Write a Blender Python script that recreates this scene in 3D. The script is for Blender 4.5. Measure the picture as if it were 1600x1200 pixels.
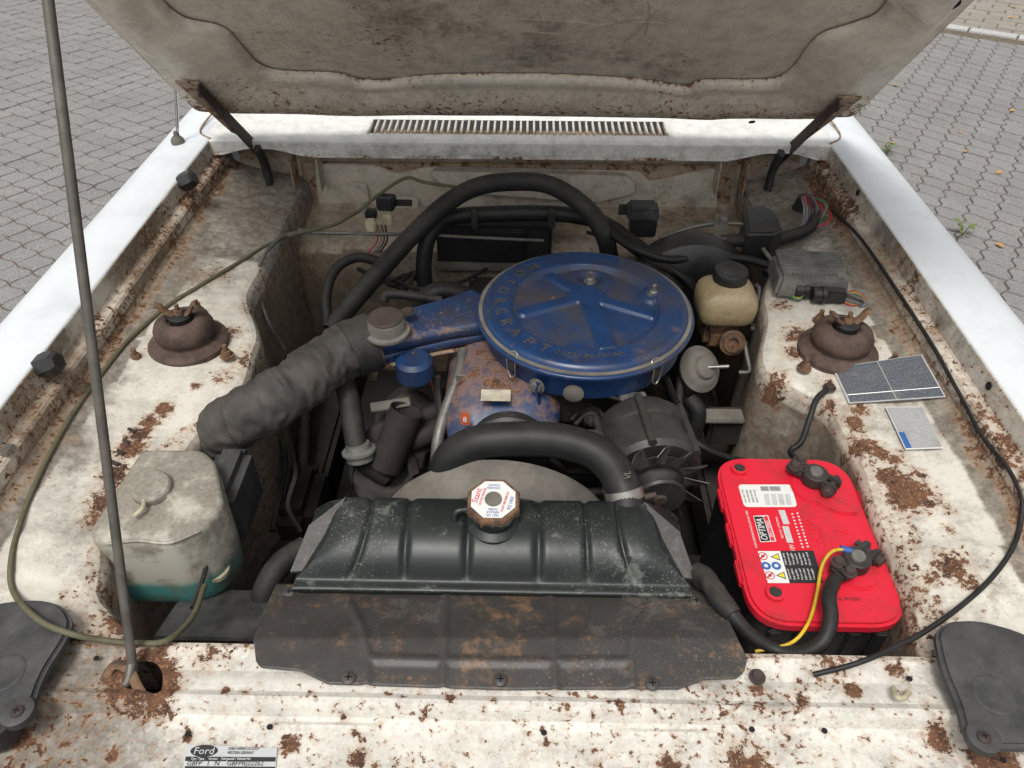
import bpy, bmesh, math, random
import numpy as np
from mathutils import Vector, Matrix, noise as mnoise
random.seed(7)
R = math.radians
for o in list(bpy.data.objects): bpy.data.objects.remove(o)
S = bpy.context.scene
COL = S.collection
# ------------------------------------------------------------ camera
CAMZ = 1.58; PITCH = R(40.7); YAW = R(1.2); F = 1200.0
cd = bpy.data.cameras.new('camera'); cam = bpy.data.objects.new('camera', cd); COL.objects.link(cam)
cam.location = (0, 0, CAMZ); cam.rotation_euler = (math.pi/2 - PITCH, 0, YAW)
cd.sensor_width = 36; cd.lens = 36*F/1600; cd.clip_start = 0.02; cd.clip_end = 500
S.camera = cam
# ------------------------------------------------------------ sky, sun, exposure
SUN_EL, SUN_AZ = R(66), R(200)          # soft high daylight from the viewer's side; the raised hood shades the rear of the bay
w = bpy.data.worlds.new('World'); S.world = w; w.use_nodes = True
nt = w.node_tree; nt.nodes.clear()
sky = nt.nodes.new('ShaderNodeTexSky'); sky.sky_type = 'NISHITA'; sky.sun_disc = False
sky.sun_elevation = SUN_EL; sky.sun_rotation = SUN_AZ; sky.air_density = 1.0; sky.dust_density = 4.0
hs = nt.nodes.new('ShaderNodeHueSaturation'); hs.inputs['Saturation'].default_value = 0.16
bgn = nt.nodes.new('ShaderNodeBackground'); bgn.inputs[1].default_value = 0.11
wo = nt.nodes.new('ShaderNodeOutputWorld')
nt.links.new(sky.outputs[0], hs.inputs['Color']); nt.links.new(hs.outputs[0], bgn.inputs[0]); nt.links.new(bgn.outputs[0], wo.inputs[0])
sd = bpy.data.lights.new('sun', 'SUN'); sd.energy = 1.25; sd.angle = R(16); sd.color = (1, .97, .92)
so = bpy.data.objects.new('sun', sd); COL.objects.link(so)
sdir = Vector((math.sin(SUN_AZ)*math.cos(SUN_EL), math.cos(SUN_AZ)*math.cos(SUN_EL), math.sin(SUN_EL)))
so.rotation_euler = sdir.to_track_quat('Z', 'Y').to_euler(); so.location = sdir*20
S.view_settings.view_transform = 'Standard'; S.view_settings.look = 'None'
S.view_settings.exposure = 0.66; S.view_settings.gamma = 1
S.render.resolution_x = 1024; S.render.resolution_y = 768
# ------------------------------------------------------------ pixel -> place (distance always from a plane the thing lies on)
_f = Vector((-math.sin(YAW)*math.cos(PITCH), math.cos(YAW)*math.cos(PITCH), -math.sin(PITCH)))
_r = Vector((math.cos(YAW), math.sin(YAW), 0)); _u = _r.cross(_f)
CP = Vector((0, 0, CAMZ))
def ray(px, py): return _f + _r*((px-800)/F) + _u*((600-py)/F)
def P(px, py, z=None, y=None, x=None):
    d = ray(px, py)
    t = (z-CAMZ)/d.z if z is not None else (y/d.y if y is not None else x/d.x)
    return CP + d*t
HA = R(44); H0 = Vector((0, 1.50, .97)); HV = Vector((0, -math.cos(HA), math.sin(HA))); HN = Vector((0, math.sin(HA), math.cos(HA)))
def PH(px, py):
    d = ray(px, py); t = (H0-CP).dot(HN)/d.dot(HN); X = CP + d*t
    return X.x, (X-H0).dot(HV)
def HP(u, v, off=0): return H0 + Vector((u, 0, 0)) + HV*v + HN*off
XC = -.0195; HW = .6355          # car centre line, half width of the hood opening
# ------------------------------------------------------------ materials
def N(nt, typ, **kw):
    n = nt.nodes.new(typ)
    for k, v in kw.items(): setattr(n, k, v)
    return n
class MT:
    def __init__(s, name):
        s.m = bpy.data.materials.new(name); s.m.use_nodes = True; s.t = s.m.node_tree; s.t.nodes.clear()
        s.out = N(s.t, 'ShaderNodeOutputMaterial'); s.b = N(s.t, 'ShaderNodeBsdfPrincipled'); s.t.links.new(s.b.outputs[0], s.out.inputs[0])
        s.tc = N(s.t, 'ShaderNodeTexCoord').outputs['Object']
    def L(s, a, b): s.t.links.new(a, b)
    def val(s, v): n = N(s.t, 'ShaderNodeValue'); n.outputs[0].default_value = v; return n.outputs[0]
    def math(s, op, a, b=None, clamp=False):
        n = N(s.t, 'ShaderNodeMath', operation=op, use_clamp=clamp)
        for i, q in enumerate((a, b)):
            if q is None: continue
            if isinstance(q, (int, float)): n.inputs[i].default_value = q
            else: s.L(q, n.inputs[i])
        return n.outputs[0]
    def noise(s, scale, detail=4, rough=.6, stretch=None, off=0):
        n = N(s.t, 'ShaderNodeTexNoise'); n.inputs['Scale'].default_value = scale; n.inputs['Detail'].default_value = detail; n.inputs['Roughness'].default_value = rough
        mp = N(s.t, 'ShaderNodeMapping'); mp.inputs['Location'].default_value = (off, off*.7, off*1.3)
        if stretch: mp.inputs['Scale'].default_value = stretch
        s.L(s.tc, mp.inputs[0]); s.L(mp.outputs[0], n.inputs['Vector'])
        return n.outputs[0]
    def step(s, v, lo, hi):
        n = N(s.t, 'ShaderNodeMapRange', interpolation_type='SMOOTHSTEP'); n.inputs[1].default_value = lo; n.inputs[2].default_value = hi
        s.L(v, n.inputs[0]); return n.outputs[0]
    def mix(s, fac, a, b):
        n = N(s.t, 'ShaderNodeMix', data_type='RGBA'); 
        for sock, q in ((n.inputs[0], fac), (n.inputs[6], a), (n.inputs[7], b)):
            if isinstance(q, (int, float)): sock.default_value = q
            elif isinstance(q, (tuple, list)): sock.default_value = (*q[:3], 1)
            else: s.L(q, sock)
        return n.outputs[2]
    def mixf(s, fac, a, b):
        n = N(s.t, 'ShaderNodeMix', data_type='FLOAT')
        for sock, q in ((n.inputs[0], fac), (n.inputs[2], a), (n.inputs[3], b)):
            if isinstance(q, (int, float)): sock.default_value = q
            else: s.L(q, sock)
        return n.outputs[0]
    def attr(s, name): n = N(s.t, 'ShaderNodeAttribute', attribute_name=name); return n.outputs['Fac']
    def bump(s, h, strength=.3, dist=.002):
        n = N(s.t, 'ShaderNodeBump'); n.inputs['Strength'].default_value = strength; n.inputs['Distance'].default_value = dist
        s.L(h, n.inputs['Height']); s.L(n.outputs[0], s.b.inputs['Normal'])
    def fin(s, col, rough, metal=0, spec=None):
        for sock, q in ((s.b.inputs['Base Color'], col), (s.b.inputs['Roughness'], rough), (s.b.inputs['Metallic'], metal)):
            if isinstance(q, (int, float)): sock.default_value = q
            elif isinstance(q, (tuple, list)): sock.default_value = (*q[:3], 1)
            else: s.L(q, sock)
        if spec is not None: s.b.inputs['Specular IOR Level'].default_value = spec
        return s.m
def rust_colour(k):
    v = k.noise(55, 8, .75, off=3)
    c = k.mix(k.step(v, .36, .62), (.040, .020, .014), (.150, .068, .034))
    return k.mix(k.step(k.noise(330, 3, .7, off=8), .55, .66), c, (.33, .17, .08))
def painted(name, base, level=0.0, speck=0.0, dirt=.5, rough=.5, dirtcol=(.105, .080, .054), metal=0, fs=45, bumps=.5, vary=.12, chip=None):
    """old paint: mottled grime, pin-prick dirt, rust that follows the 'rust' attribute with tan fringes, small rust specks"""
    k = MT(name)
    big = k.noise(4.5, 9, .72); mid = k.noise(26, 8, .75, off=2); fine = k.noise(240, 4, .7, off=5)
    col = k.mix(k.step(mid, .38, .66), base, tuple(c*(1-vary*2) for c in base))
    col = k.mix(k.math('MULTIPLY', k.step(k.noise(95, 4, .7, off=23), .60, .66), .45), col, tuple(min(.85, c*1.25) for c in base))
    dm = k.math('ADD', k.math('ADD', k.math('MULTIPLY', big, .75), k.math('MULTIPLY', mid, .35)), k.attr('dirt'))
    dmask = k.step(dm, .66-.30*dirt, .92-.30*dirt)
    dmask = k.math('MULTIPLY', dmask, k.mixf(k.step(k.noise(60, 7, .75, off=31), .30, .70), .66, 1.05), clamp=True)
    pin = k.math('MULTIPLY', k.step(k.noise(120, 6, .85, off=51), .54, .62), k.step(dm, .50-.25*dirt, .80-.25*dirt))
    col = k.mix(k.math('MULTIPLY', dmask, .88), col, k.mix(k.step(mid, .3, .75), dirtcol, tuple(c*.62 for c in dirtcol)))
    col = k.mix(k.math('MULTIPLY', pin, .5), col, tuple(c*.5 for c in dirtcol))
    if chip: col = k.mix(k.math('MULTIPLY', k.math('MULTIPLY', k.step(k.noise(420, 2, .5, off=41), .62, .68), k.step(big, .42, .60)), .8), col, chip); col = k.mix(k.math('MULTIPLY', k.step(k.noise(17, 8, .75, off=47), .55, .63), .75), col, tuple(c*.55 for c in chip))
    fb = k.noise(fs, 9, .74, off=11); ra = k.attr('rust')
    v = k.math('ADD', k.math('ADD', k.math('MULTIPLY', k.math('SUBTRACT', fb, .5), 1.9), ra), level)
    rm = k.step(v, .44, .53); halo = k.step(v, .06, .52)
    sp = k.math('ADD', k.noise(130, 5, .65, off=17), k.math('MULTIPLY', k.math('SUBTRACT', big, .5), .55))
    sp = k.math('ADD', sp, k.math('MULTIPLY', ra, .28))
    sm = k.step(sp, .78-speck, .83-speck)
    rm = k.math('MAXIMUM', rm, sm)
    col = k.mix(k.math('MULTIPLY', k.math('MAXIMUM', halo, k.step(sp, .70-speck, .80-speck)), .45), col, (.36, .195, .09))
    col = k.mix(rm, col, rust_colour(k))
    rgh = k.mixf(rm, k.mixf(dmask, rough, .8), .92)
    h = k.math('ADD', k.math('MULTIPLY', rm, k.math('SUBTRACT', fine, .8)), k.math('MULTIPLY', dmask, k.math('MULTIPLY', fine, .35)))
    k.bump(h, bumps, .0014)
    return k.fin(col, rgh, k.mixf(rm, metal, 0) if metal else 0)
def simple(name, base, rough=.5, metal=0, dust=0.0, dustcol=(.22, .19, .15), scale=30, var=.25, bump=.15, spec=None, top=0.0):
    """plain material with tone variation and a dust film"""
    k = MT(name)
    n1 = k.noise(scale, 5, .65); n2 = k.noise(scale*7, 3, .6, off=4)
    col = k.mix(k.step(n1, .3, .7), tuple(c*(1-var) for c in base), tuple(min(1, c*(1+var)) for c in base))
    d = k.step(k.math('ADD', k.math('MULTIPLY', n1, .7), k.math('MULTIPLY', n2, .4)), .82-.5*dust, 1.0-.3*dust)
    if dust > 0: col = k.mix(k.math('MULTIPLY', d, min(.9, dust+.25)), col, dustcol)
    if top:
        g = N(k.t, 'ShaderNodeNewGeometry'); sz = N(k.t, 'ShaderNodeSeparateXYZ'); k.L(g.outputs['Normal'], sz.inputs[0])
        tm = k.math('MULTIPLY', k.step(sz.outputs[2], .05, .95), k.mixf(k.step(k.math('ADD', k.math('MULTIPLY', n1, .6), k.math('MULTIPLY', n2, .4)), .35, .65), .25, 1.0))
        col = k.mix(k.math('MULTIPLY', tm, top), col, dustcol)
    k.bump(n2, bump, .0008)
    return k.fin(col, k.mixf(d, rough, .85) if dust > 0 else rough, metal, spec)
M = {}
M['fender'] = (lambda k: k.fin(k.mix(k.step(k.noise(180, 3, .6), .73, .78), k.mix(k.step(k.noise(9, 7, .7), .45, .7), (.66, .685, .70), (.57, .595, .61)), (.25, .15, .08)), k.mixf(k.noise(14, 6, .7), .18, .5)))(MT('white_gloss_paint'))
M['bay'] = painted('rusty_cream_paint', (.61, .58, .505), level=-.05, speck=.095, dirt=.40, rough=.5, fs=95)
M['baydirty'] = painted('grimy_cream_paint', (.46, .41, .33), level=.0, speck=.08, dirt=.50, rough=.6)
M['slam'] = painted('rust_spotted_white_paint', (.64, .615, .55), level=-.05, speck=.135, dirt=.32, rough=.45, fs=85)
M['hoodin'] = painted('sooty_hood_paint', (.66, .615, .52), level=-.12, speck=.06, dirt=.08, rough=.5, dirtcol=(.16, .135, .10), bumps=.2, fs=80)
M['cowl'] = painted('white_cowl_paint', (.70, .69, .65), level=-.22, speck=-.06, dirt=.0, rough=.35)
M['wallplate'] = painted('stained_bulkhead_paint', (.55, .505, .415), level=.07, speck=.12, dirt=.45, rough=.5, fs=50)
M['cowlbar'] = painted('rusting_grille_paint', (.66, .62, .54), level=.06, speck=.06, dirt=.05, rough=.45, fs=140)
M['rustpanel'] = painted('rusted_panel', (.36, .30, .23), level=.40, speck=.1, dirt=.6, rough=.6)
M['blue'] = painted('blue_enamel', (.009, .037, .115), level=-.12, speck=.03, dirt=.44, rough=.33, dirtcol=(.060, .048, .040), bumps=.35, vary=.15)
M['bluec'] = painted('cleaner_blue_enamel', (.011, .048, .150), level=-.2, speck=-.03, dirt=.22, rough=.32, dirtcol=(.042, .034, .028), bumps=.25, vary=.15)
M['bluerust'] = painted('flaking_blue_enamel', (.009, .037, .110), level=.30, speck=.08, dirt=.5, rough=.4, dirtcol=(.16, .12, .10), fs=38)
M['mount'] = simple('dark_rusty_cast_iron', (.070, .044, .033), .75, 0, .45, (.12, .075, .05), 45, var=.4, bump=.4)
M['rust'] = painted('rusty_iron', (.062, .036, .026), level=.30, speck=.1, dirt=.4, rough=.8, dirtcol=(.05, .04, .034))
M['brown'] = simple('brown_oxide_steel', (.050, .034, .029), .75, .1, .2, (.16, .12, .09), 40)
M['exh'] = simple('sooty_exhaust_iron', (.024, .018, .016), .75, .1, .3, (.05, .038, .032), 40)
M['blade'] = simple('bare_fan_steel', (.085, .083, .08), .45, .5, .3, (.06, .052, .045), 60)
M['darkiron'] = simple('oily_dark_iron', (.026, .022, .020), .65, .1, .25, (.075, .062, .05), 35, top=.4)
M['block'] = simple('black_oily_casting', (.009, .0085, .008), .7, 0, .15, (.028, .024, .02), 25)
M['rubber'] = simple('dusty_black_rubber', (.017, .0165, .016), .66, 0, .35, (.085, .073, .058), 22, bump=.2, spec=.3, top=.42)
M['rubbernew'] = simple('black_rubber', (.012, .0125, .013), .52, 0, .22, (.06, .053, .045), 25, bump=.12, spec=.3, top=.28)
M['cover'] = simple('grey_rubber_cover', (.036, .037, .039), .6, 0, .45, (.11, .10, .088), 26, var=.35, bump=.25, top=.25)
M['black'] = simple('black_plastic', (.015, .015, .016), .42, 0, .2, (.10, .09, .08), 40, bump=.06, top=.3)
M['blackdust'] = simple('dusty_black_plastic', (.022, .022, .022), .5, 0, .5, (.15, .135, .115), 28, bump=.1)
M['rad'] = painted('black_radiator_enamel', (.010, .014, .013), level=-.34, speck=-.05, dirt=.36, rough=.42, dirtcol=(.048, .048, .040), bumps=.6, chip=(.22, .23, .20))
M['shield'] = painted('dull_dark_steel', (.048, .044, .041), level=-.02, speck=.06, dirt=.42, rough=.5, dirtcol=(.085, .077, .068), bumps=.3, chip=(.17, .155, .14))
M['duct'] = simple('grey_cloth_duct', (.046, .040, .034), .7, 0, .35, (.095, .080, .064), 26, var=.4, bump=.6)
M['dusty'] = simple('dust_coated_steel', (.13, .118, .10), .8, 0, .4, (.22, .20, .17), 20)
M['alu'] = simple('grey_cast_aluminium', (.20, .195, .18), .55, .4, .4, (.28, .26, .23), 35, bump=.3)
M['altern'] = simple('dark_cast_alternator', (.045, .043, .042), .5, .5, .3, (.085, .074, .062), 40, bump=.2, top=.5)
M['steel'] = simple('worn_zinc_steel', (.30, .285, .26), .42, .8, .3, (.16, .13, .10), 60)
M['chrome'] = simple('chrome', (.62, .63, .64), .2, .95, .05)
M['rod'] = simple('weathered_rod_steel', (.13, .12, .105), .5, .5, .4, (.20, .17, .13), 30)
M['pipe'] = simple('grey_steel_pipe', (.17, .165, .15), .5, .5, .4, (.20, .18, .15), 40)
M['red'] = (lambda k: (k.bump(k.noise(300, 2), .06, .0005), k.fin(k.mix(k.math('MULTIPLY', k.step(k.math('ADD', k.noise(16, 6, .7), k.math('MULTIPLY', k.noise(160, 2), .25)), .58, .86), .6), (.62, .014, .035), (.20, .035, .03)), k.mixf(k.noise(30, 4), .34, .55)))[1])(MT('red_battery_plastic'))
M['resv'] = simple('yellowed_plastic', (.34, .265, .15), .45, 0, .6, (.13, .09, .05), 30)
M['cream'] = simple('cream_connector_plastic', (.42, .38, .26), .5, 0, .3, (.2, .17, .12), 50)
M['yellowhose'] = simple('mossy_yellow_hose', (.11, .10, .055), .7, 0, .6, (.05, .046, .036), 40)
def _w():
    k = MT('washer_bottle_plastic')
    sx = N(k.t, 'ShaderNodeSeparateXYZ'); k.L(k.tc, sx.inputs[0])
    n = k.noise(20, 6, .7); f = k.noise(190, 3, off=4)
    col = k.mix(k.step(k.math('ADD', sx.outputs[2], k.math('MULTIPLY', k.math('SUBTRACT', n, .5), .012)), .764, .748), (.47, .455, .385), (.06, .24, .22))
    g = k.step(k.math('ADD', n, k.math('MULTIPLY', k.step(sx.outputs[2], .80, .85), .16)), .44, .66)
    g = k.math('MULTIPLY', g, k.mixf(f, .4, 1.3), clamp=True)
    col = k.mix(k.math('MULTIPLY', g, .85), col, (.15, .125, .095)); k.bump(f, .15, .001)
    k.b.inputs['Subsurface Weight'].default_value = .35; k.b.inputs['Subsurface Radius'].default_value = (.01, .01, .01)
    return k.fin(col, .5)
M['washer'] = _w()
def flat(name, c, rough=.5, metal=0):
    k = MT(name); n = k.noise(60, 4, .7); f = k.noise(420, 2, off=3)
    col = k.mix(k.math('MULTIPLY', k.step(n, .52, .75), .35), c, tuple(q*.55+.03 for q in c)); k.bump(f, .05, .0004)
    return k.fin(col, rough, metal)
M['white'] = flat('white_print', (.66, .66, .63)); M['ink'] = flat('black_print', (.018, .018, .02)); M['redink'] = flat('red_print', (.60, .02, .04)); M['redlabel'] = flat('red_label', (.62, .012, .03), .35)
M['blueink'] = flat('blue_print', (.03, .11, .33)); M['yellowink'] = flat('yellow_print', (.66, .56, .05)); M['plate'] = flat('brushed_plate', (.55, .56, .56), .4, .3)
M['orange'] = flat('orange_tag', (.50, .09, .03)); M['yellow'] = simple('yellow_wire', (.55, .36, .02), .45); M['paper'] = simple('old_paper_label', (.42, .38, .30), .8, 0, .4, (.25, .2, .14), 50)
for nme, c in dict(w_red=(.35, .03, .04), w_green=(.05, .16, .07), w_grey=(.17, .18, .18), w_blue=(.03, .08, .28), w_yellow=(.42, .33, .05), w_brown=(.10, .045, .025), w_purple=(.14, .06, .15)).items(): M[nme] = simple(nme+'_insulation', c, .5, 0, .25)
def _plate(name, bg, fg, s):
    k = MT(name); br = N(k.t, 'ShaderNodeTexBrick'); br.inputs['Scale'].default_value = s; br.inputs['Mortar Size'].default_value = .025; br.inputs['Row Height'].default_value = .22; br.inputs['Brick Width'].default_value = .9
    br.inputs['Color1'].default_value = (1, 1, 1, 1); br.inputs['Color2'].default_value = (.55, .55, .55, 1); br.inputs['Mortar'].default_value = (0, 0, 0, 1)
    uv = N(k.t, 'ShaderNodeUVMap'); k.L(uv.outputs[0], br.inputs['Vector'])
    mp = N(k.t, 'ShaderNodeMapping'); mp.inputs['Scale'].default_value = (90, 22, 1); k.L(uv.outputs[0], mp.inputs[0])
    nn = N(k.t, 'ShaderNodeTexNoise'); nn.inputs['Scale'].default_value = 1.0; nn.inputs['Detail'].default_value = 2; k.L(mp.outputs[0], nn.inputs['Vector'])
    txt = k.math('MULTIPLY', k.step(nn.outputs[0], .47, .54), br.outputs['Color'])
    col = k.mix(txt, bg, fg); col = k.mix(k.math('MULTIPLY', k.step(k.noise(35, 5, .7), .5, .75), .5), col, (.22, .20, .17))
    return k.fin(col, .5)
M['dataplate'] = _plate('printed_data_plate', (.06, .07, .085), (.17, .175, .185), 9); M['sticker'] = _plate('printed_sticker', (.40, .39, .35), (.17, .20, .29), 8)
M['smalltext'] = _plate('small_print_black', (.03, .03, .032), (.45, .45, .45), 7); M['smallwhite'] = _plate('small_print_white', (.62, .62, .6), (.12, .12, .14), 7)
def _pav(name, a, b):
    k = MT(name); oi = N(k.t, 'ShaderNodeObjectInfo'); geo = N(k.t, 'ShaderNodeNewGeometry')
    rnd = k.math('ADD', k.math('MULTIPLY', oi.outputs['Random'], .5), k.math('MULTIPLY', geo.outputs['Random Per Island'], .5))
    gp = N(k.t, 'ShaderNodeMapping'); k.L(geo.outputs['Position'], gp.inputs[0]); k.tc = gp.outputs[0]
    n1 = k.noise(3, 5, .6); n2 = k.noise(150, 4, .8, off=2); n3 = k.noise(70, 3, .7, off=6)
    col = k.mix(rnd, a, b); col = k.mix(k.math('MULTIPLY', k.step(n1, .4, .7), .4), col, tuple(q*.7 for q in a))
    col = k.mix(k.step(n2, .57, .66), col, (.46, .45, .43)); col = k.mix(k.step(n2, .45, .36), col, (.09, .085, .08))
    col = k.mix(k.math('MULTIPLY', k.step(n3, .63, .7), .6), col, (.34, .33, .31))
    k.bump(n2, .5, .002); return k.fin(col, .85)
M['paver'] = _pav('concrete_paver', (.195, .186, .178), (.24, .23, .22)); M['tanpaver'] = _pav('tan_paver', (.24, .21, .175), (.29, .26, .22)); M['kerb'] = _pav('pale_kerb_stone', (.42, .42, .41), (.5, .5, .49))
M['soil'] = simple('joint_sand', (.12, .093, .064), .95, 0, .4, (.06, .066, .03), 30)
M['leaf'] = simple('weed_leaf', (.11, .15, .04), .6, 0, .2, (.22, .22, .05), 60); M['dryleaf'] = simple('dry_leaf', (.42, .22, .07), .7, 0, .2, (.25, .12, .05), 80)
M['tan'] = simple('tan_stain', (.060, .048, .036), .8)
M['gap'] = simple('dark_void', (.006, .006, .006), .9)  # near-black colour standing in for the shade inside holes and slots
# ------------------------------------------------------------ mesh helpers
def thing(name, label, cat, loc, group=None):
    o = bpy.data.objects.new(name, None); COL.objects.link(o); o.location = loc; o.empty_display_size = .02
    o['label'] = label; o['category'] = cat
    if group: o['group'] = group
    return o
def tag(o, label, cat, group=None):
    o['label'] = label; o['category'] = cat
    if group: o['group'] = group
    return o
def link(name, me, mat, parent=None, smooth=True):
    o = bpy.data.objects.new(name, me); COL.objects.link(o)
    if mat is not None and not me.materials: me.materials.append(M[mat] if isinstance(mat, str) else mat)
    if parent is not None: adopt(o, parent)
    if smooth and len(me.polygons): me.polygons.foreach_set('use_smooth', [True]*len(me.polygons))
    return o
def world(o):
    m = Matrix.Translation(o.location) @ o.rotation_euler.to_matrix().to_4x4()
    if o.parent: m = world(o.parent) @ o.matrix_parent_inverse @ m
    return m
def adopt(o, p): o.parent = p; o.matrix_parent_inverse = world(p).inverted()
def raw(name, vs, fs, mat, parent=None, smooth=True, sharp=None):
    me = bpy.data.meshes.new(name); me.from_pydata([tuple(v) for v in vs], [], fs); me.update()
    bm = bmesh.new(); bm.from_mesh(me); bmesh.ops.recalc_face_normals(bm, faces=bm.faces); bm.to_mesh(me); bm.free()
    o = link(name, me, mat, parent, smooth)
    if sharp: me.set_sharp_from_angle(angle=R(sharp))
    return o
def spline(pts, n=10):
    pts = [Vector(p) for p in pts]
    if len(pts) == 2: return [pts[0].lerp(pts[1], i/n) for i in range(n+1)]
    out = []
    for i in range(len(pts)-1):
        p0 = pts[i-1] if i else pts[0]*2-pts[1]; p1, p2 = pts[i], pts[i+1]
        p3 = pts[i+2] if i+2 < len(pts) else pts[-1]*2-pts[-2]
        for j in range(n):
            t = j/n
            out.append(.5*((2*p1)+(p2-p0)*t+(2*p0-5*p1+4*p2-p3)*t*t+(3*p1-p0-3*p2+p3)*t**3))
    out.append(pts[-1]); return out
def tube(name, pts, r, mat, parent=None, n=12, seg=8, straight=False, rough=0.0, caps=True, ell=1.0, wrap=0):
    c = [Vector(p) for p in pts] if straight else spline(pts, seg)
    T = [(c[min(i+1, len(c)-1)]-c[max(i-1, 0)]).normalized() for i in range(len(c))]
    a = Vector((0, 0, 1)) if abs(T[0].z) < .9 else Vector((1, 0, 0))
    a = (a - T[0]*a.dot(T[0])).normalized(); vs = []; fs = []
    for i, p in enumerate(c):
        a = (a - T[i]*a.dot(T[i])).normalized(); b = T[i].cross(a)
        rr = r(i/(len(c)-1)) if callable(r) else r
        for k in range(n):
            th = 2*math.pi*k/n; q = rr
            if rough:
                w3 = (p + a*(math.cos(th)*rr) + b*(math.sin(th)*rr)); q *= 1+rough*(.7*mnoise.noise(w3*26)+1.9*(.5-abs(mnoise.noise(Vector((w3.x*48+w3.y*30, w3.y*40-w3.z*26, w3.z*44)))))+.35*mnoise.noise(w3*95))
            if wrap: ph = (i/(len(c)-1)*wrap + th/(2*math.pi)) % 1; q *= 1+.085*ph*(1 if ph < .93 else (1-ph)/.07)
            vs.append(p + a*(math.cos(th)*q*ell) + b*(math.sin(th)*q))
    for i in range(len(c)-1):
        for k in range(n): fs.append((i*n+k, i*n+(k+1) % n, (i+1)*n+(k+1) % n, (i+1)*n+k))
    if caps: fs += [tuple(range(n)), tuple(range((len(c)-1)*n, len(c)*n))]
    return raw(name, vs, fs, mat, parent, True, 50)
def frame(axis, up=None):
    z = Vector(axis).normalized(); u = Vector(up) if up else (Vector((0, 1, 0)) if abs(z.y) < .9 else Vector((1, 0, 0)))
    x = (u - z*u.dot(z)).normalized(); return x, z.cross(x), z
def lathe(name, prof, c, axis, mat, parent=None, n=32, up=None, sharp=35, wob=None):
    x, y, z = frame(axis, up); c = Vector(c); vs = []; fs = []; prof = list(prof)
    if prof[0][0] > 1e-4 and prof[-1][0] > 1e-4 and abs(prof[0][1]-prof[-1][1]) < 1e-6 and prof[0] != prof[-1]: prof.append(prof[0])
    for (r, h) in prof:
        for k in range(n):
            th = 2*math.pi*k/n; rr = max(r, 1e-5)*(wob(th) if wob else 1); vs.append(c + x*(math.cos(th)*rr) + y*(math.sin(th)*rr) + z*h)
    for i in range(len(prof)-1):
        for k in range(n): fs.append((i*n+k, i*n+(k+1) % n, (i+1)*n+(k+1) % n, (i+1)*n+k))
    if prof[0][0] > 1e-4 and prof[0] != prof[-1]: fs.append(tuple(range(n)))
    if prof[-1][0] > 1e-4 and prof[0] != prof[-1]: fs.append(tuple(range((len(prof)-1)*n, len(prof)*n)))
    return raw(name, vs, fs, mat, parent, True, sharp)
def bevelled(bm, w, seg=2):
    bmesh.ops.bevel(bm, geom=list(bm.edges), offset=w, segments=seg, affect='EDGES', clamp_overlap=True)
def box(name, c, size, mat, parent=None, bev=.002, rot=None, axes=None, taper=1.0):
    bm = bmesh.new(); bmesh.ops.create_cube(bm, size=1)
    for v in bm.verts:
        k = taper if v.co.z > 0 else 1
        v.co = Vector((v.co.x*size[0]*k, v.co.y*size[1]*k, v.co.z*size[2]))
    if bev: bevelled(bm, bev)
    m = rot.to_4x4() if rot else Matrix.Identity(4)
    if axes: m = Matrix([axes[0], axes[1], axes[2]]).transposed().to_4x4()
    bmesh.ops.transform(bm, matrix=Matrix.Translation(Vector(c)) @ m, verts=bm.verts)
    me = bpy.data.meshes.new(name); bm.to_mesh(me); bm.free(); o = link(name, me, mat, parent); me.set_sharp_from_angle(angle=R(40)); return o
def prism(name, poly, d, mat, parent=None, bev=.0, seg=2, down=Vector((0, 0, -1))):
    """poly: 3D points of the top outline, extruded by d along down"""
    bm = bmesh.new(); top = [bm.verts.new(p) for p in poly]; bot = [bm.verts.new(Vector(p)+down*d) for p in poly]; n = len(poly)
    f = bm.faces.new(top); bm.faces.new(list(reversed(bot)))
    for i in range(n): bm.faces.new((top[i], bot[i], bot[(i+1) % n], top[(i+1) % n]))
    bmesh.ops.recalc_face_normals(bm, faces=bm.faces)
    if bev:
        e = list(f.edges); bmesh.ops.bevel(bm, geom=e, offset=bev, segments=seg, affect='EDGES', clamp_overlap=True)
    me = bpy.data.meshes.new(name); bm.to_mesh(me); bm.free(); o = link(name, me, mat, parent); me.set_sharp_from_angle(angle=R(35)); return o
def roundpoly(pts, r=.01, n=5):
    out = []; m = len(pts)
    for i in range(m):
        a, b, c = Vector(pts[i-1]), Vector(pts[i]), Vector(pts[(i+1) % m]); q = min(r, (a-b).length*.45, (c-b).length*.45)
        s, e = b+(a-b).normalized()*q, b+(c-b).normalized()*q
        for k in range(n+1): t = k/n; out.append(s.lerp(b, t).lerp(b.lerp(e, t), t))
    return out
def quad(name, pts, mat, parent=None):
    me = bpy.data.meshes.new(name); me.from_pydata([tuple(p) for p in pts], [], [tuple(range(len(pts)))]); uv = me.uv_layers.new(name='UVMap')
    if len(pts) == 4:
        for i, c in enumerate(((0, 0), (1, 0), (1, 1), (0, 1))): uv.data[i].uv = c
    return link(name, me, mat, parent, False)
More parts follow.
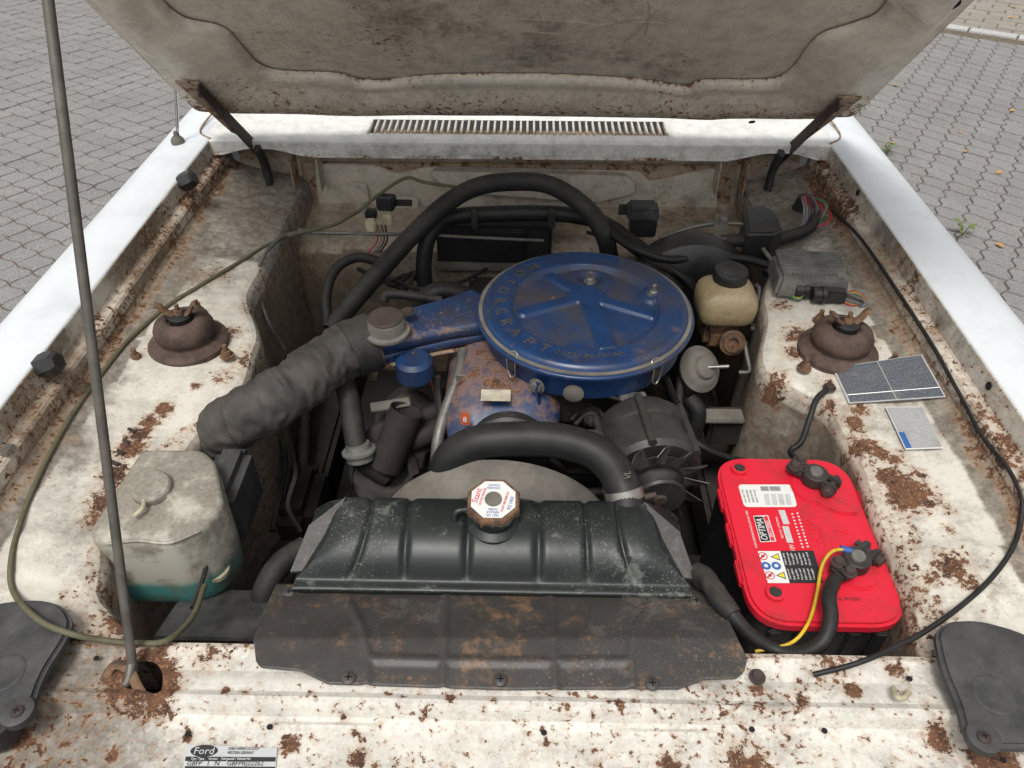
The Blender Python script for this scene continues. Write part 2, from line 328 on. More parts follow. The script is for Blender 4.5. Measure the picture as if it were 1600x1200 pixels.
def text(name, s, org, right, up, size, mat, parent=None, ext=.0002, width=None, align='CENTER', slant=0):
    cu = bpy.data.curves.new(name, 'FONT'); cu.body = s; cu.size = size; cu.align_x = align; cu.align_y = 'CENTER'; cu.extrude = ext; cu.resolution_u = 2; cu.shear = slant
    t = bpy.data.objects.new('tmp', cu); COL.objects.link(t); bpy.context.view_layer.update()
    me = bpy.data.meshes.new_from_object(t.evaluated_get(bpy.context.evaluated_depsgraph_get())); bpy.data.objects.remove(t); bpy.data.curves.remove(cu)
    rt, upv = Vector(right).normalized(), Vector(up).normalized(); sx = 1
    if width and len(me.vertices):
        xs = [v.co.x for v in me.vertices]; sx = width/max(1e-6, max(xs)-min(xs))
    m = Matrix([rt*sx, upv, rt.cross(upv)]).transposed().to_4x4(); me.transform(Matrix.Translation(Vector(org)) @ m); me.materials.clear()
    return link(name, me, mat, parent, False)
def grid(name, rows, mat, parent=None, rust=None, dirt=None, hole=None, sharp=None, holepoly=None):
    """rows: list of equally long vertex rows; rust(v)/dirt(v) give attributes; hole(v) -> polygon test for removed faces"""
    nr, nc = len(rows), len(rows[0]); vs = [Vector(p) for r_ in rows for p in r_]; fs = []
    for i in range(nr-1):
        for j in range(nc-1):
            q = (i*nc+j, i*nc+j+1, (i+1)*nc+j+1, (i+1)*nc+j)
            if hole and hole(sum((vs[a] for a in q), Vector())/4): continue
            fs.append(q)
    if holepoly:
        kept = {i for f in fs for i in f}; cnt = {}
        for f in fs:
            for i in f: cnt[i] = cnt.get(i, 0)+1
        for i in kept:
            v = vs[i]; best = None
            for (ax, ay), (bx, by) in zip(holepoly, holepoly[1:]+holepoly[:1]):
                t = max(0, min(1, ((v.x-ax)*(bx-ax)+(v.y-ay)*(by-ay))/max(1e-12, (bx-ax)**2+(by-ay)**2))); qx, qy = ax+(bx-ax)*t, ay+(by-ay)*t; d = math.hypot(v.x-qx, v.y-qy)
                if best is None or d < best[0]: best = (d, qx, qy)
            if cnt[i] < 4 and best[0] < .008: vs[i] = Vector((best[1], best[2], v.z))
    me = bpy.data.meshes.new(name); me.from_pydata([tuple(v) for v in vs], [], fs); me.update()
    for nm, fn in (('rust', rust), ('dirt', dirt)):
        if fn:
            at = me.attributes.new(nm, 'FLOAT', 'POINT'); at.data.foreach_set('value', [fn(v) for v in vs])
    o = link(name, me, mat, parent)
    if sharp: me.set_sharp_from_angle(angle=R(sharp))
    return o
def interp(tab, y):
    if y <= tab[0][0]: return tab[0][1]
    for (a, va), (b, vb) in zip(tab, tab[1:]):
        if y <= b: t = (y-a)/(b-a); t = t*t*(3-2*t); return va+(vb-va)*t
    return tab[-1][1]
def resample(pts, step):
    out = [Vector(pts[0])]
    for a, b in zip(pts, pts[1:]):
        a, b = Vector(a), Vector(b); n = max(1, int(math.ceil((b-a).length/step)))
        out += [a.lerp(b, i/n) for i in range(1, n+1)]
    return out
def blobs(lst, z, gain=1.2):
    L = [(P(px, py, z=z), rr*gain, s) for px, py, rr, s in lst]
    def fn(v):
        m = 0
        for c, rr, s in L:
            d = math.hypot(v.x-c.x, v.y-c.y)
            if d < rr: m = max(m, s*(1-d/rr))
        return m
    return fn
def bolt(name, c, axis, r, h, mat, parent, stud=0.0):
    x, y, z = frame(axis); pr = [(r*1.45, 0), (r*1.45, h*.22), (r*1.02, h*.22)]
    o = lathe(name, pr+[(r, h*.25), (r, h*.8), (r*.85, h)]+([(r*.5, h), (r*.5, h+stud), (r*.4, h+stud*1.05)] if stud else []), c, axis, mat, parent, 12, sharp=30); return o
def screw(c, axis, r, mat, parent):
    o = lathe('screw', [(r, 0), (r*.95, r*.25), (r*.6, r*.42), (0, r*.48)], c, axis, mat, parent, 14)
    x, y, z = frame(axis)
    for a, b in ((x, y), (y, x)): box('screw_slot', Vector(c)+z*(r*.44), (r*1.0, r*.2, r*.12), 'gap', o, 0, axes=(a, z.cross(a), z))
    return o
UP = Vector((0, 0, 1))
# ============================================================ GROUND
def structure(o): o['kind'] = 'structure'; return o
ground = structure(quad('ground', [(-150, -150, -.007), (150, -150, -.007), (150, 150, -.007), (-150, 150, -.007)], 'soil'))
E1 = Vector((math.cos(R(-32)), math.sin(R(-32)), 0)); E2 = Vector((math.cos(R(58)), math.sin(R(58)), 0))
PA, PB = .111, .094
pavement = structure(bpy.data.objects.new('pavement', None)); COL.objects.link(pavement); pavement.location = (0, 3, 0)
def paver_outline(A, B, n=6):
    o = []; g = .0028
    a, b = PA/2, PB/2
    for i in range(n): t = i/n; o.append((-a+PA*t, -b+A*math.sin(2*math.pi*t)))
    for i in range(n): t = i/n; o.append((a+B*math.sin(2*math.pi*t), -b+PB*t))
    for i in range(n): t = 1-i/n; o.append((-a+PA*t, b+A*math.sin(2*math.pi*t)))
    for i in range(n): t = 1-i/n; o.append((-a+B*math.sin(2*math.pi*t), -b+PB*t))
    m = len(o); out = []
    for i in range(m):
        p, q = Vector((*o[i-1], 0)), Vector((*o[(i+1) % m], 0)); d = (q-p).normalized(); out.append(Vector((*o[i], 0))+Vector((-d.y, d.x, 0))*g)
    return out
PO = paver_outline(.0060, .010); POL = paver_outline(-.0060, -.0035)
def paver_mesh(c, dz, tilt, vs, fs, rect=None):
    b0 = len(vs); O = PO if rect is None else rect; n = len(O); ctr = Vector()
    for k, (s, z) in enumerate(((.965, 0), (1.0, -.004), (1.0, -.014))):
        for p in O:
            q = p*s; vs.append(c + E1*q.x + E2*q.y + UP*(z+dz+tilt[0]*q.x+tilt[1]*q.y))
    fs.append(tuple(range(b0, b0+n)))
    for k in range(2):
        for i in range(n): fs.append((b0+k*n+i, b0+k*n+n+i, b0+k*n+n+(i+1) % n, b0+k*n+(i+1) % n))
def proj(p):
    v = p-CP; d = v.dot(_f); return (800+F*v.dot(_r)/d, 600-F*v.dot(_u)/d) if d > .05 else (9999, 9999)
def inpoly(x, y, poly):
    c = False; j = len(poly)-1
    for i in range(len(poly)):
        if (poly[i][1] > y) != (poly[j][1] > y) and x < (poly[j][0]-poly[i][0])*(y-poly[i][1])/(poly[j][1]-poly[i][1])+poly[i][0]: c = not c
        j = i
    return c
VISL = [(-10, -10), (115, -10), (300, 180), (-10, 535)]; VISR = [(1555, -10), (1610, -10), (1610, 520), (1322, 188)]
k1 = P(1552, 52, z=0); KERB = k1.dot(E2)
org = Vector((-1.9, 2.3, 0)); cells = []
for i in range(-70, 71):
    for j in range(-60, 75):
        c = org + E1*(PA*i) + E2*(PB*j)
        if not (-5.5 < c.x < 5.2 and -1.2 < c.y < 7.6): continue
        if c.dot(E2) > KERB-.09-PB/2: continue
        if abs(c.x-XC) < .70 and .3 < c.y < 4.4: continue
        px, py = proj(c); cells.append((c, (c-CP).length if (inpoly(px, py, VISL) or inpoly(px, py, VISR)) else 99))
cells.sort(key=lambda q: q[1])
pvs, pfs = [], []
pmeshes = []
for m in range(12):
    vs, fs = [], []; paver_mesh(Vector(), 0, (random.uniform(-.02, .02), random.uniform(-.02, .02)), vs, fs, PO if m < 6 else POL)
    me = bpy.data.meshes.new('paver'); me.from_pydata([tuple(v) for v in vs], [], fs); me.materials.append(M['paver']); pmeshes.append(me)
for q, (c, d) in enumerate(cells):
    dz = random.uniform(-.0025, .0015)
    if q < 300:
        o = bpy.data.objects.new('paver', pmeshes[random.randrange(6)+(6 if c.x < 0 else 0)]); COL.objects.link(o); o.location = c+UP*dz - pavement.location; o.parent = pavement
    else: paver_mesh(c, dz, (random.uniform(-.02, .02), random.uniform(-.02, .02)), pvs, pfs, POL if c.x < 0 else PO)
me = bpy.data.meshes.new('paver_field'); me.from_pydata([tuple(v) for v in pvs], [], pfs); pf = link('paver_field', me, 'paver', pavement, False); pf['kind'] = 'stuff'
# pale kerb row and tan blocks beyond it
kvs = k1 - E1*(k1.dot(E1)); kn = 0
kerb = structure(bpy.data.objects.new('kerb', None)); COL.objects.link(kerb); kerb.location = k1
for i in range(-4, 12):
    L = .30; c = kvs + E1*(k1.dot(E1)+L*i-1.2); rect = [Vector(p) for p in ((-L/2+.006, -.045, 0), (L/2-.006, -.045, 0), (L/2-.006, .045, 0), (-L/2+.006, .045, 0))]
    vs, fs = [], []; paver_mesh(c, .006, (0, 0), vs, fs, rect); raw('kerb_stone', vs, fs, 'kerb', kerb, False)
tan = structure(bpy.data.objects.new('brick_path', None)); COL.objects.link(tan); tan.location = k1+E2*.8
nb = 0
for j in range(0, 22):
    for i in range(-12, 14):
        c = kvs + E1*(k1.dot(E1)+.205*i+(.1 if j % 2 else 0)) + E2*(.10+.103*j)
        px, py = proj(c)
        if not (1380 < px < 1660 and -40 < py < 70): continue
        rect = [Vector(p) for p in ((-.0985, -.0475, 0), (.0985, -.0475, 0), (.0985, .0475, 0), (-.0985, .0475, 0))]
        vs, fs = [], []; paver_mesh(c, random.uniform(-.003, .002), (0, 0), vs, fs, rect); raw('brick', vs, fs, 'tanpaver', tan, False)
# ============================================================ CAR BODY
BODY = []
car = thing('car', 'old white saloon car front with open rusty engine bay', 'car', (XC, 1.0, 0))
RPATCH = [(1335, 655, .022, 1), (1352, 690, .028, 1), (1322, 690, .018, 1), (1345, 640, .02, .9), (1395, 740, .026, 1.1), (1420, 770, .038, 1.2), (1385, 735, .02, 1), (1450, 785, .02, .8), (1378, 705, .02, .9), (1400, 715, .02, .8), (1430, 740, .014, .8),
          (1480, 800, .012, .8), (1440, 745, .012, .9), (1330, 720, .03, .8), (1345, 770, .03, .9), (1360, 830, .03, .9), (1380, 880, .03, .8), (1485, 885, .028, .9), (1510, 915, .016, .7), (1410, 960, .05, .7), (1455, 900, .018, .7), (1250, 530, .05, .75), (1215, 590, .03, .8), (1240, 555, .03, .8),
          (1345, 545, .04, .7), (1400, 500, .05, .55), (1440, 540, .03, .5), (1290, 600, .02, .7), (1395, 620, .02, .6), (1300, 630, .018, .8), (1220, 480, .03, .7), (1480, 830, .012, .7), (1340, 590, .02, .6), (1420, 1000, .04, .6), (1385, 470, .06, .5)]
LPATCH = [(205, 700, .03, 1), (180, 740, .03, .95), (160, 780, .028, .95), (145, 810, .02, .8), (235, 660, .022, .9), (258, 640, .02, 1), (215, 680, .022, 1), (308, 605, .012, 1), (320, 550, .05, .6), (350, 590, .03, .6), (395, 480, .04, .6), (385, 560, .05, .55), (240, 430, .06, .6), (205, 450, .05, .6), (330, 440, .05, .4),
          (280, 410, .05, .35), (365, 520, .03, .6), (235, 560, .02, .5), (150, 900, .03, .6), (180, 960, .04, .8), (120, 700, .02, .4), (300, 520, .09, .36), (160, 470, .05, .55)]
lb, rb = blobs(LPATCH, .835), blobs(RPATCH, .835)
dl = blobs([(240, 450, .12, .3), (130, 620, .08, .25), (110, 700, .08, .25), (400, 300, .15, .2), (70, 1100, .12, .18), (200, 800, .1, .2)], .835); dr = blobs([(1380, 450, .14, .3), (1480, 560, .08, .25), (1230, 340, .12, .3), (1330, 640, .08, .15)], .835)
for s, nm in ((-1, 'L'), (1, 'R')):
    X = lambda d: XC + s*(HW-d)
    # inner edge of the apron from the photograph (y -> inset from the fender edge)
    px = [(195, 992), (150, 900), (165, 820), (245, 735), (292, 690), (385, 590), (402, 535), (392, 450), (425, 385)] if s < 0 else [(1452, 1008), (1420, 905), (1378, 805), (1345, 710), (1305, 645), (1190, 570), (1193, 480), (1205, 385)]
    tab = []
    for q in px: w_ = P(*q, z=.836); tab.append((w_.y, HW - s*(w_.x-XC)))
    tab.sort(); zt = [(.45, .822), (.75, .826), (.90, .838), (1.1, .838), (1.3, .83), (1.6, .83)]
    rows = []; y = .446
    while y < 1.562:
        di = interp(tab, y); zi = interp(zt, y); pts = [(0, .930), (.001, .929), (.0035, .898), (.006, .895), (.016, .892), (.019, .888), (.021, .868), (.026, .862), (.07, .862-.012+ (zi-.838)*.5)]
        for t in (.3, .5, .7, .9): pts.append((.07+(di-.022-.07)*t, .85+(zi-.85)*t + (zi-.838)*.3*(1-t)))
        pts += [(di-.014, zi-.0015), (di-.006, zi-.006), (di-.001, zi-.016), (di, zi-.035), (di+.002, .72), (di+.006, .56), (di+.014, .40)]
        row = resample([(X(d), y, z) for d, z in pts], .009); rows.append((row, pts)); y += .009
    nmax = 110
    def even(pts, y):
        out = []; P3 = [Vector((X(d), y, z)) for d, z in pts]; per = [4, 4, 3, 3, 2, 3, 3, 5, 5, 5, 5, 5, 3, 3, 3, 3, 12, 8, 6]
        for (a, b), k in zip(zip(P3, P3[1:]), per): out += [a.lerp(b, i/k) for i in range(k)]
        return out+[P3[-1]]
    def wav(v):
        if v.z < .87: v = v + UP*(.0025*mnoise.noise(v*9)+.001*mnoise.noise(v*28))
        return v
    G = [[wav(p) for p in even(pts, r_[0].y)] for r_, pts in rows]
    # pressed bead near the front of each apron
    bc = P(1500, 905, z=.824) if s > 0 else P(115, 870, z=.824)
    for r_ in G:
        for i, v in enumerate(r_):
            d = math.hypot((v.x-bc.x)/.065, (v.y-bc.y)/.042)
            if v.z > .8: r_[i] = v + UP*(.006*max(0, min(1, (1.1-d)/.25)))
    bl, dd = (lb, dl) if s < 0 else (rb, dr)
    def rustf(v, s=s, bl=bl):
        e = HW - s*(v.x-XC); m = bl(v) if v.z > .78 else 0
        if v.z > .858 and v.z < .9: m = max(m, .40+.25*mnoise.noise(v*11) + (.15 if v.y > 1.3 else 0))
        if v.z > .9: m = max(m, .24+.26*mnoise.noise(v*8))
        if .80 < v.z < .829 and e > .1 and v.y < 1.2: m = max(m, .36)
        if v.z <= .80: m = max(m, .26)
        return m
    def darkf(v, s=s, dd=dd): return dd(v) + (.36 if v.z < .74 else .24 if v.z < .80 else 0) + (.18 if v.y > 1.2 and v.z < .86 else 0) + (.40 if .853 < v.z < .872 else 0)  # dirt patches; tone also darkens low on walls, at the rear, in the gutter
    ap = grid('inner_fender', G, 'bay', car, rustf, darkf, sharp=30); BODY.append(ap)
    # outer fender, white gloss
    prof = [(.0, .9295), (-.0015, .9312), (-.006, .9325), (-.025, .9345), (-.065, .932), (-.098, .923), (-.118, .909), (-.135, .886), (-.148, .85), (-.158, .78), (-.163, .65), (-.162, .45), (-.15, .28)]
    cpts = spline([Vector((d, 0, z)) for d, z in prof], 4); rows = []
    for i in range(40):
        y = .16+i*.05; nose = max(0, .45-y)
        rows.append([Vector((X(c.x*(1-nose*.4)), y, c.z-nose*nose*.25)) for c in cpts])
    fd = grid('fender', rows, 'fender', car); fd['label'] = 'glossy white outer fender'
# cabin behind the hood, doors, wheels
for s in (-1, 1):
    X = lambda d: XC+s*(HW-d)
    grid('door_skin', [[Vector((X(-.10-.06*math.sin(math.pi*min(1, t*1.2))), 2.11+.1*i, .95-.70*t)) for t in [j/12 for j in range(13)]] for i in range(20)], 'fender', car)
    tube('windscreen_pillar', [(X(-.03), 1.92, .98), (X(.02), 2.25, 1.18), (X(.08), 2.62, 1.36)], .028, 'fender', car, 10)
    wh = lathe('wheel', [(.10, -.07), (.19, -.085), (.27, -.085), (.295, -.06), (.295, .06), (.27, .085), (.19, .085), (.10, .07)], (X(-.06), .86, .295), (s, 0, 0), 'rubbernew', car, 40); lathe('rim', [(.0, .05), (.10, .06), (.17, .08), (.188, .088), (.19, .07)], (X(-.06), .86, .295), (s, 0, 0), 'steel', wh, 32)
k_ = MT('windscreen_glass'); k_.b.inputs['Transmission Weight'].default_value = .9; M['glass'] = k_.fin((.5, .55, .55), .05)
prism('windscreen', [Vector((XC-.63, 1.93, .985)), Vector((XC+.63, 1.93, .985)), Vector((XC+.54, 2.62, 1.36)), Vector((XC-.54, 2.62, 1.36))], .005, 'glass', car)
grid('roof', [[Vector((XC-.58+1.16*i/10, 2.60+1.4*j/8, 1.365+.03*math.sin(math.pi*i/10)+.02*math.sin(math.pi*j/8))) for i in range(11)] for j in range(9)], 'fender', car)
box('dashboard', (XC, 2.15, .88), (1.2, .35, .12), 'black', car, .03); box('cabin_floor', (XC, 3.0, .35), (1.4, 1.9, .02), 'black', car, 0)
# slam panel across the front, with the hole for the prop rod
HOLE = roundpoly([P(*q, z=.822) for q in ((195, 1050), (215, 1030), (245, 1033), (257, 1060), (252, 1092), (225, 1082), (190, 1075))], .012)
hp = [(p.x, p.y) for p in HOLE]
prof = [(.452, .70), (.450, .79), (.448, .812), (.443, .8205), (.437, .8225), (.428, .8205), (.412, .8195), (.40, .8235), (.388, .8245), (.381, .8285), (.376, .8285), (.3725, .824), (.368, .8115), (.355, .809), (.30, .8105), (.262, .806), (.245, .79), (.235, .74), (.232, .50)]
pr = resample([Vector((0, a, b)) for a, b in prof], .005); G = []
nx = 300
for p in pr:
    row = []
    for i in range(nx+1):
        x = XC-.63+1.26*i/nx; v = Vector((x, p.y, p.z)); side = max(0, abs(x-XC)-.40)
        if p.y > .36 and p.z > .80: v.z += .0015*mnoise.noise(v*10)
        if .27 < p.y < .45: v.z += .004*max(0, min(1, (abs(math.sin((x-XC)*9))-.8)*5)) * (1 if p.y < .36 else 0)
        row.append(v)
    G.append(row)
def near_hole(v, k):
    m = 9
    for a in hp: m = min(m, math.hypot(v.x-a[0], v.y-a[1]))
    return max(0, 1-m/k)
SP = [(660, 1055, .012, .8), (705, 1095, .012, .9)] + [(random.uniform(260, 1500), random.uniform(1060, 1200), random.uniform(.005, .011), random.uniform(.40, .75)) for _ in range(130)]
SP += [(450, 1160, .018, 1), (330, 1170, .012, 1), (170, 1175, .014, 1), (355, 1085, .010, 1), (560, 1180, .02, 1), (290, 1145, .012, 1), (30, 1150, .02, .9), (1180, 1080, .016, .8), (1250, 1100, .02, .8), (1330, 1080, .025, .8), (1470, 1150, .03, .9), (1560, 1190, .05, .9), (1400, 1050, .03, .7), (1300, 1040, .05, .6), (1170, 1195, .05, .8), (1050, 1190, .03, .7), (330, 1025, .05, .6), (250, 1020, .03, .7), (1540, 1180, .03, .9)]
sb = blobs(SP, .818, .85)
slam = grid('slam_panel', G, 'slam', car, lambda v: max(sb(v)*1.1, .95*near_hole(v, .034), .40 if v.y > .436 else 0, .10), lambda v: .26*max(0, min(1, (-.30-v.x+.08*mnoise.noise(v*9))/.16))+.12*max(0, min(1, (v.x-.30)/.15))+.10*mnoise.noise(v*5), hole=lambda c: c.z > .79 and inpoly(c.x, c.y, hp), holepoly=hp, sharp=20)
slam['label'] = 'rust-spotted white panel across the front'
box('hole_shade_sheet', (sum(p[0] for p in hp)/len(hp), sum(p[1] for p in hp)/len(hp), .70), (.16, .10, .005), 'gap', slam, 0)  # black sheet standing in for the shade inside the hole
for q in ((292, 1144), (420, 1133), (1290, 1139), (1176, 1137), (1417, 1067), (1570, 1185), (155, 1035), (850, 1142)):
    c = P(*q, z=.817); lathe('drilled_hole', [(.003, 0), (.003, .0006)], c+UP*(.0085 if q[1] < 1110 else -.004), UP, 'gap', slam, 12)
# side floors of the front corners, outside the slam panel opening
for s in (-1, 1):
    pts = [Vector((XC+s*.60, .20, .80)), Vector((XC+s*.66, .20, .80)), Vector((XC+s*.655, .50, .86)), Vector((XC+s*.60, .50, .83))]
# firewall and rear shelf
G = []; xs = [XC-.60+1.20*i/150 for i in range(151)]
prof = [(1.545, .905), (1.56, .88), (1.562, .80), (1.555, .775), (1.53, .765), (1.42, .755), (1.39, .74), (1.375, .70), (1.37, .55), (1.36, .35)]
for p in resample([Vector((0, a, b)) for a, b in prof], .012):
    G.append([Vector((x, p.y, p.z + (.004*mnoise.noise(Vector((x*6, p.y*6, p.z*6)))))) for x in xs])
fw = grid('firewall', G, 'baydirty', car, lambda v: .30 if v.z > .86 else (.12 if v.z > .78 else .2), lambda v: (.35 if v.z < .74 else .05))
# bolted upper firewall panel, flat plates with rust edges
def wallplate(name, pix, yy, d, mat, rust=.5, rnd=.012):
    poly = roundpoly([P(a, b, y=yy) for a, b in pix], rnd); o = prism(name, poly, d, mat, car, .002, 2, Vector((0, 1, 0))); return o
wallplate('rust_band', [(470, 253), (1140, 258), (1142, 336), (1100, 352), (480, 345)], 1.553, .004, 'rustpanel')
wallplate('firewall_plate', [(492, 262), (505, 256), (585, 258), (620, 272), (665, 262), (1000, 268), (1015, 285), (1118, 262), (1122, 330), (1062, 346), (1000, 350), (560, 346), (497, 318)], 1.545, .006, 'wallplate')
wallplate('pressed_patch', [(545, 284), (572, 286), (578, 318), (548, 314)], 1.537, .003, 'wallplate', rnd=.01)
wallplate('pressed_patch', [(590, 296), (655, 312), (653, 338), (592, 330)], 1.537, .003, 'wallplate', rnd=.01)
wallplate('air_plenum_bulge', [(668, 268), (985, 276), (996, 302), (930, 318), (700, 300)], 1.525, .03, 'wallplate', rnd=.02)
# cowl: white top between the fenders with a slotted grille, and its rolled front lip
cl = [(1.90, .99), (1.75, .965), (1.66, .948), (1.60, .938), (1.535, .932), (1.511, .9308), (1.5080, .9290), (1.5075, .905), (1.5085, .901), (1.505, .899), (1.505, .897), (1.512, .896), (1.53, .897), (1.56, .905)]
cp = resample([Vector((0, a, b)) for a, b in cl], .006); G = []; gx0, gx1 = P(578, 205, z=.934).x, P(1042, 213, z=.934).x; gy0, gy1 = 1.535, 1.595
for p in cp:
    row = []
    for i in range(261):
        x = XC-.645+1.29*i/260; e = abs(x-XC); v = Vector((x, p.y, p.z))
        if p.y < 1.57:
            sm_ = lambda t: max(0, min(1, t))**2*(3-2*max(0, min(1, t)))
            v.z += .018*sm_((e-.42)/.10)*(1-sm_((e-.55)/.09))*sm_((.915-p.z)/.018)
        if gx0-.02 < x < gx1+.02 and p.y > 1.52: v.z += .006*max(0, min(1, min((x-gx0+.02)/.02, (gx1+.02-x)/.02)))*min(1, (p.y-1.52)/.012)
        row.append(v)
    G.append(row)
cowl = grid('cowl_panel', G, 'cowl', car, lambda v: (.55+.3*mnoise.noise(v*14) if v.z < .9015 and v.y < 1.57 else .12 if v.z < .92 else 0) + (.25 if abs(v.x-XC) > .5 and v.z < .915 else 0), lambda v: .14 if v.z < .926 else -.25, hole=lambda c: gx0 < c.x < gx1 and gy0 < c.y < gy1, sharp=22)
box('grille_well', ((gx0+gx1)/2, (gy0+gy1)/2, .9155), (gx1-gx0+.02, gy1-gy0+.02, .004), 'rustpanel', cowl, 0)
ns = 45; sm = None
for i in range(ns+1):
    x = gx0+(gx1-gx0)*i/ns
    if sm is None:
        o = box('grille_bar', (0, 0, 0), (.0042, gy1-gy0+.006, .012), 'cowlbar' if 'cowlbar' in M else 'cowl', None, .0015); sm = o.data
    else: o = bpy.data.objects.new('grille_bar', sm); COL.objects.link(o)
    o.parent = cowl; o.matrix_parent_inverse = world(cowl).inverted(); o.location = (x, (gy0+gy1)/2, .9375)
# seam between cowl and fender corners
for s in (-1, 1):
    X = lambda d: XC+s*(HW-d)
    tube('panel_gap', [(X(.002), 1.515, .9322), (X(-.02), 1.53, .9352), (X(-.03), 1.56, .9365), (X(-.025), 1.62, .943), (X(-.01), 1.70, .955)], .0022, 'rustpanel', car, 6)
    tube('hinge_strut', [(X(.10), 1.50, .92), (X(.105), 1.515, .87), (X(.11), 1.50, .835)], .014, 'darkiron', car, 8, ell=.5)
    box('bulkhead_gusset', (X(.16), 1.525, .855), (.003, .05, .075), 'rustpanel', car, .001); box('bulkhead_gusset', (X(.215), 1.53, .855), (.003, .05, .075), 'baydirty', car, .001)
from mathutils.bvhtree import BVHTree
def bvh(obs):
    vs, fs = [], []
    for o in obs:
        b0 = len(vs); vs += [v.co.copy() for v in o.data.vertices]; fs += [tuple(b0+i for i in p.vertices) for p in o.data.polygons]
    return BVHTree.FromPolygons(vs, fs)
TREE = bvh(BODY+[slam, fw, cowl])
def PS(px, py, off=0):
    """where the line of sight through a pixel meets the bodywork; off lifts it"""
    h = TREE.ray_cast(CP, ray(px, py).normalized()); p = h[0] if h[0] is not None else P(px, py, z=.83)
    return p + UP*off
def drop(p, off=0):
    h = TREE.ray_cast(Vector((p.x, p.y, 1.2)), Vector((0, 0, -1))); return Vector((p.x, p.y, (h[0].z if h[0] is not None else p.z)+off))
# ------------------------------------------------------------ strut mounts on the towers
def strut(px, py):
    c = PS(px, py)
    o = lathe('strut_mount', [(.060, -.01), (.060, .004), (.052, .008), (.041, .011), (.0405, .014), (.0445, .022), (.045, .031), (.041, .040), (.032, .046), (.025, .048), (.021, .0465), (.020, .042), (.010, .042)], c, UP, 'mount', car, 40)
    lathe('rubber_bush', [(.018, .043), (.018, .052), (.012, .055)], c, UP, 'rubbernew', o, 20); bolt('centre_nut', c+UP*.053, UP, .007, .009, 'rust', o, .010)
    for a in (0, 180):
        d = Vector((math.cos(R(a+8)), math.sin(R(a+8)), 0)); tube('retainer_ear', [c+d*.008+UP*.052, c+d*.018+UP*.060, c+d*.024+UP*.070, c+d*.031+UP*.073], .0075, 'rust', o, 8, ell=.45)
    for a in (95, 215, 335):
        d = Vector((math.cos(R(a)), math.sin(R(a)), 0)); bolt('stud_nut', c+d*.078, UP, .0075, .011, 'rust', o, .010)
    return o
strut(295, 535)['label'] = 'rusty strut mount on the washer bottle side'; strut(1309, 548)['label'] = 'rusty strut mount on the battery side'
# rubber buffers, clips and holes along the flanges
for px, py in ((74, 570), (291, 283)):
    c = P(px, py, x=XC-HW+.012); x, y, z = frame((1, 0, .35), (0, 1, 0)); lathe('rubber_buffer', [(.017, -.01), (.018, .002), (.016, .016), (.011, .020)], c, (1, 0, .4), 'black', car, 6, sharp=20)
for q in ((1340, 301), (1545, 603), (1597, 745)): lathe('drilled_hole', [(.006, 0), (.006, .0006)], P(*q, x=XC+HW-.0042), (-1, 0, .1), 'gap', car, 14)
for q, s in (((12, 703), -1), ((1527, 672), 1)): box('wire_clip', P(*q, x=XC+s*(HW-.016)), (.012, .018, .007), 'steel', car, .0015)
# ------------------------------------------------------------ hood, propped open
hood_root = bpy.data.objects.new('hood', None); COL.objects.link(hood_root); hood_root.location = H0; adopt(hood_root, car); hood_root['label'] = 'raised hood showing its grimy underside'
# adopt() keeps world transform of children built in world space; the empty itself sits at the hinge line
hood_root.matrix_parent_inverse = world(car).inverted()
UC, UH, V0, V1 = -.010, .648, .018, 1.16
cont = [PH(*q) for q in ((240, 0), (254, 25), (288, 50), (348, 65), (382, 98), (405, 120), (440, 130), (520, 133), (560, 142), (600, 143), (680, 136), (800, 135), (900, 137), (1000, 143), (1070, 152), (1100, 144), (1200, 143), (1238, 126), (1262, 95), (1285, 74), (1335, 58), (1370, 44), (1387, 20), (1376, 0))] + [(.47, .56), (.50, .64), (.50, .98), (.42, 1.06), (-.44, 1.06), (-.52, .98), (-.53, .64), (-.50, .55)]
cont = [(p.x, p.y) for p in spline([Vector((u, v, 0)) for u, v in cont+[cont[0]]], 6)][:-1]
cc = (UC, .56)
def hit(poly, th):
    dx, dy = math.cos(th), math.sin(th); best = 0
    for (ax, ay), (bx, by) in zip(poly, poly[1:]+poly[:1]):
        ex, ey = bx-ax, by-ay; den = dx*ey-dy*ex
        if abs(den) < 1e-12: continue
        t = ((ax-cc[0])*ey-(ay-cc[1])*ex)/den; s_ = ((ax-cc[0])*dy-(ay-cc[1])*dx)/den
        if t > 0 and -1e-6 <= s_ <= 1+1e-6: best = max(best, t)
    return cc[0]+dx*best, cc[1]+dy*best
outer = [(p.x, p.y) for p in roundpoly([Vector((UC-UH, V0, 0)), Vector((UC+UH, V0, 0)), Vector((UC+UH-.012, V1, 0)), Vector((UC-UH+.012, V1, 0))], .02)]
ths = sorted([math.atan2(p[1]-cc[1], p[0]-cc[0]) for p in cont] + [-math.pi+2*math.pi*(i+.5)/220 for i in range(220)])
ring = [(0, .016), (.03, .015), (.10, .0145), (.16, .012), (.22, .003), (.30, -.007), (.42, -.011), (.55, -.009), (.68, -.002), (.78, .006), (.84, .0085), (.90, .0085), (.95, .011), (.985, .016), (1, .0235)]
rows = []
for th in ths+[ths[0]]:
    a, b = hit(outer, th), hit(cont, th); rows.append([HP(a[0]+(b[0]-a[0])*t, a[1]+(b[1]-a[1])*t, o_ + .0012*mnoise.noise(Vector((a[0]*7, a[1]*7, t*3)))) for t, o_ in ring])
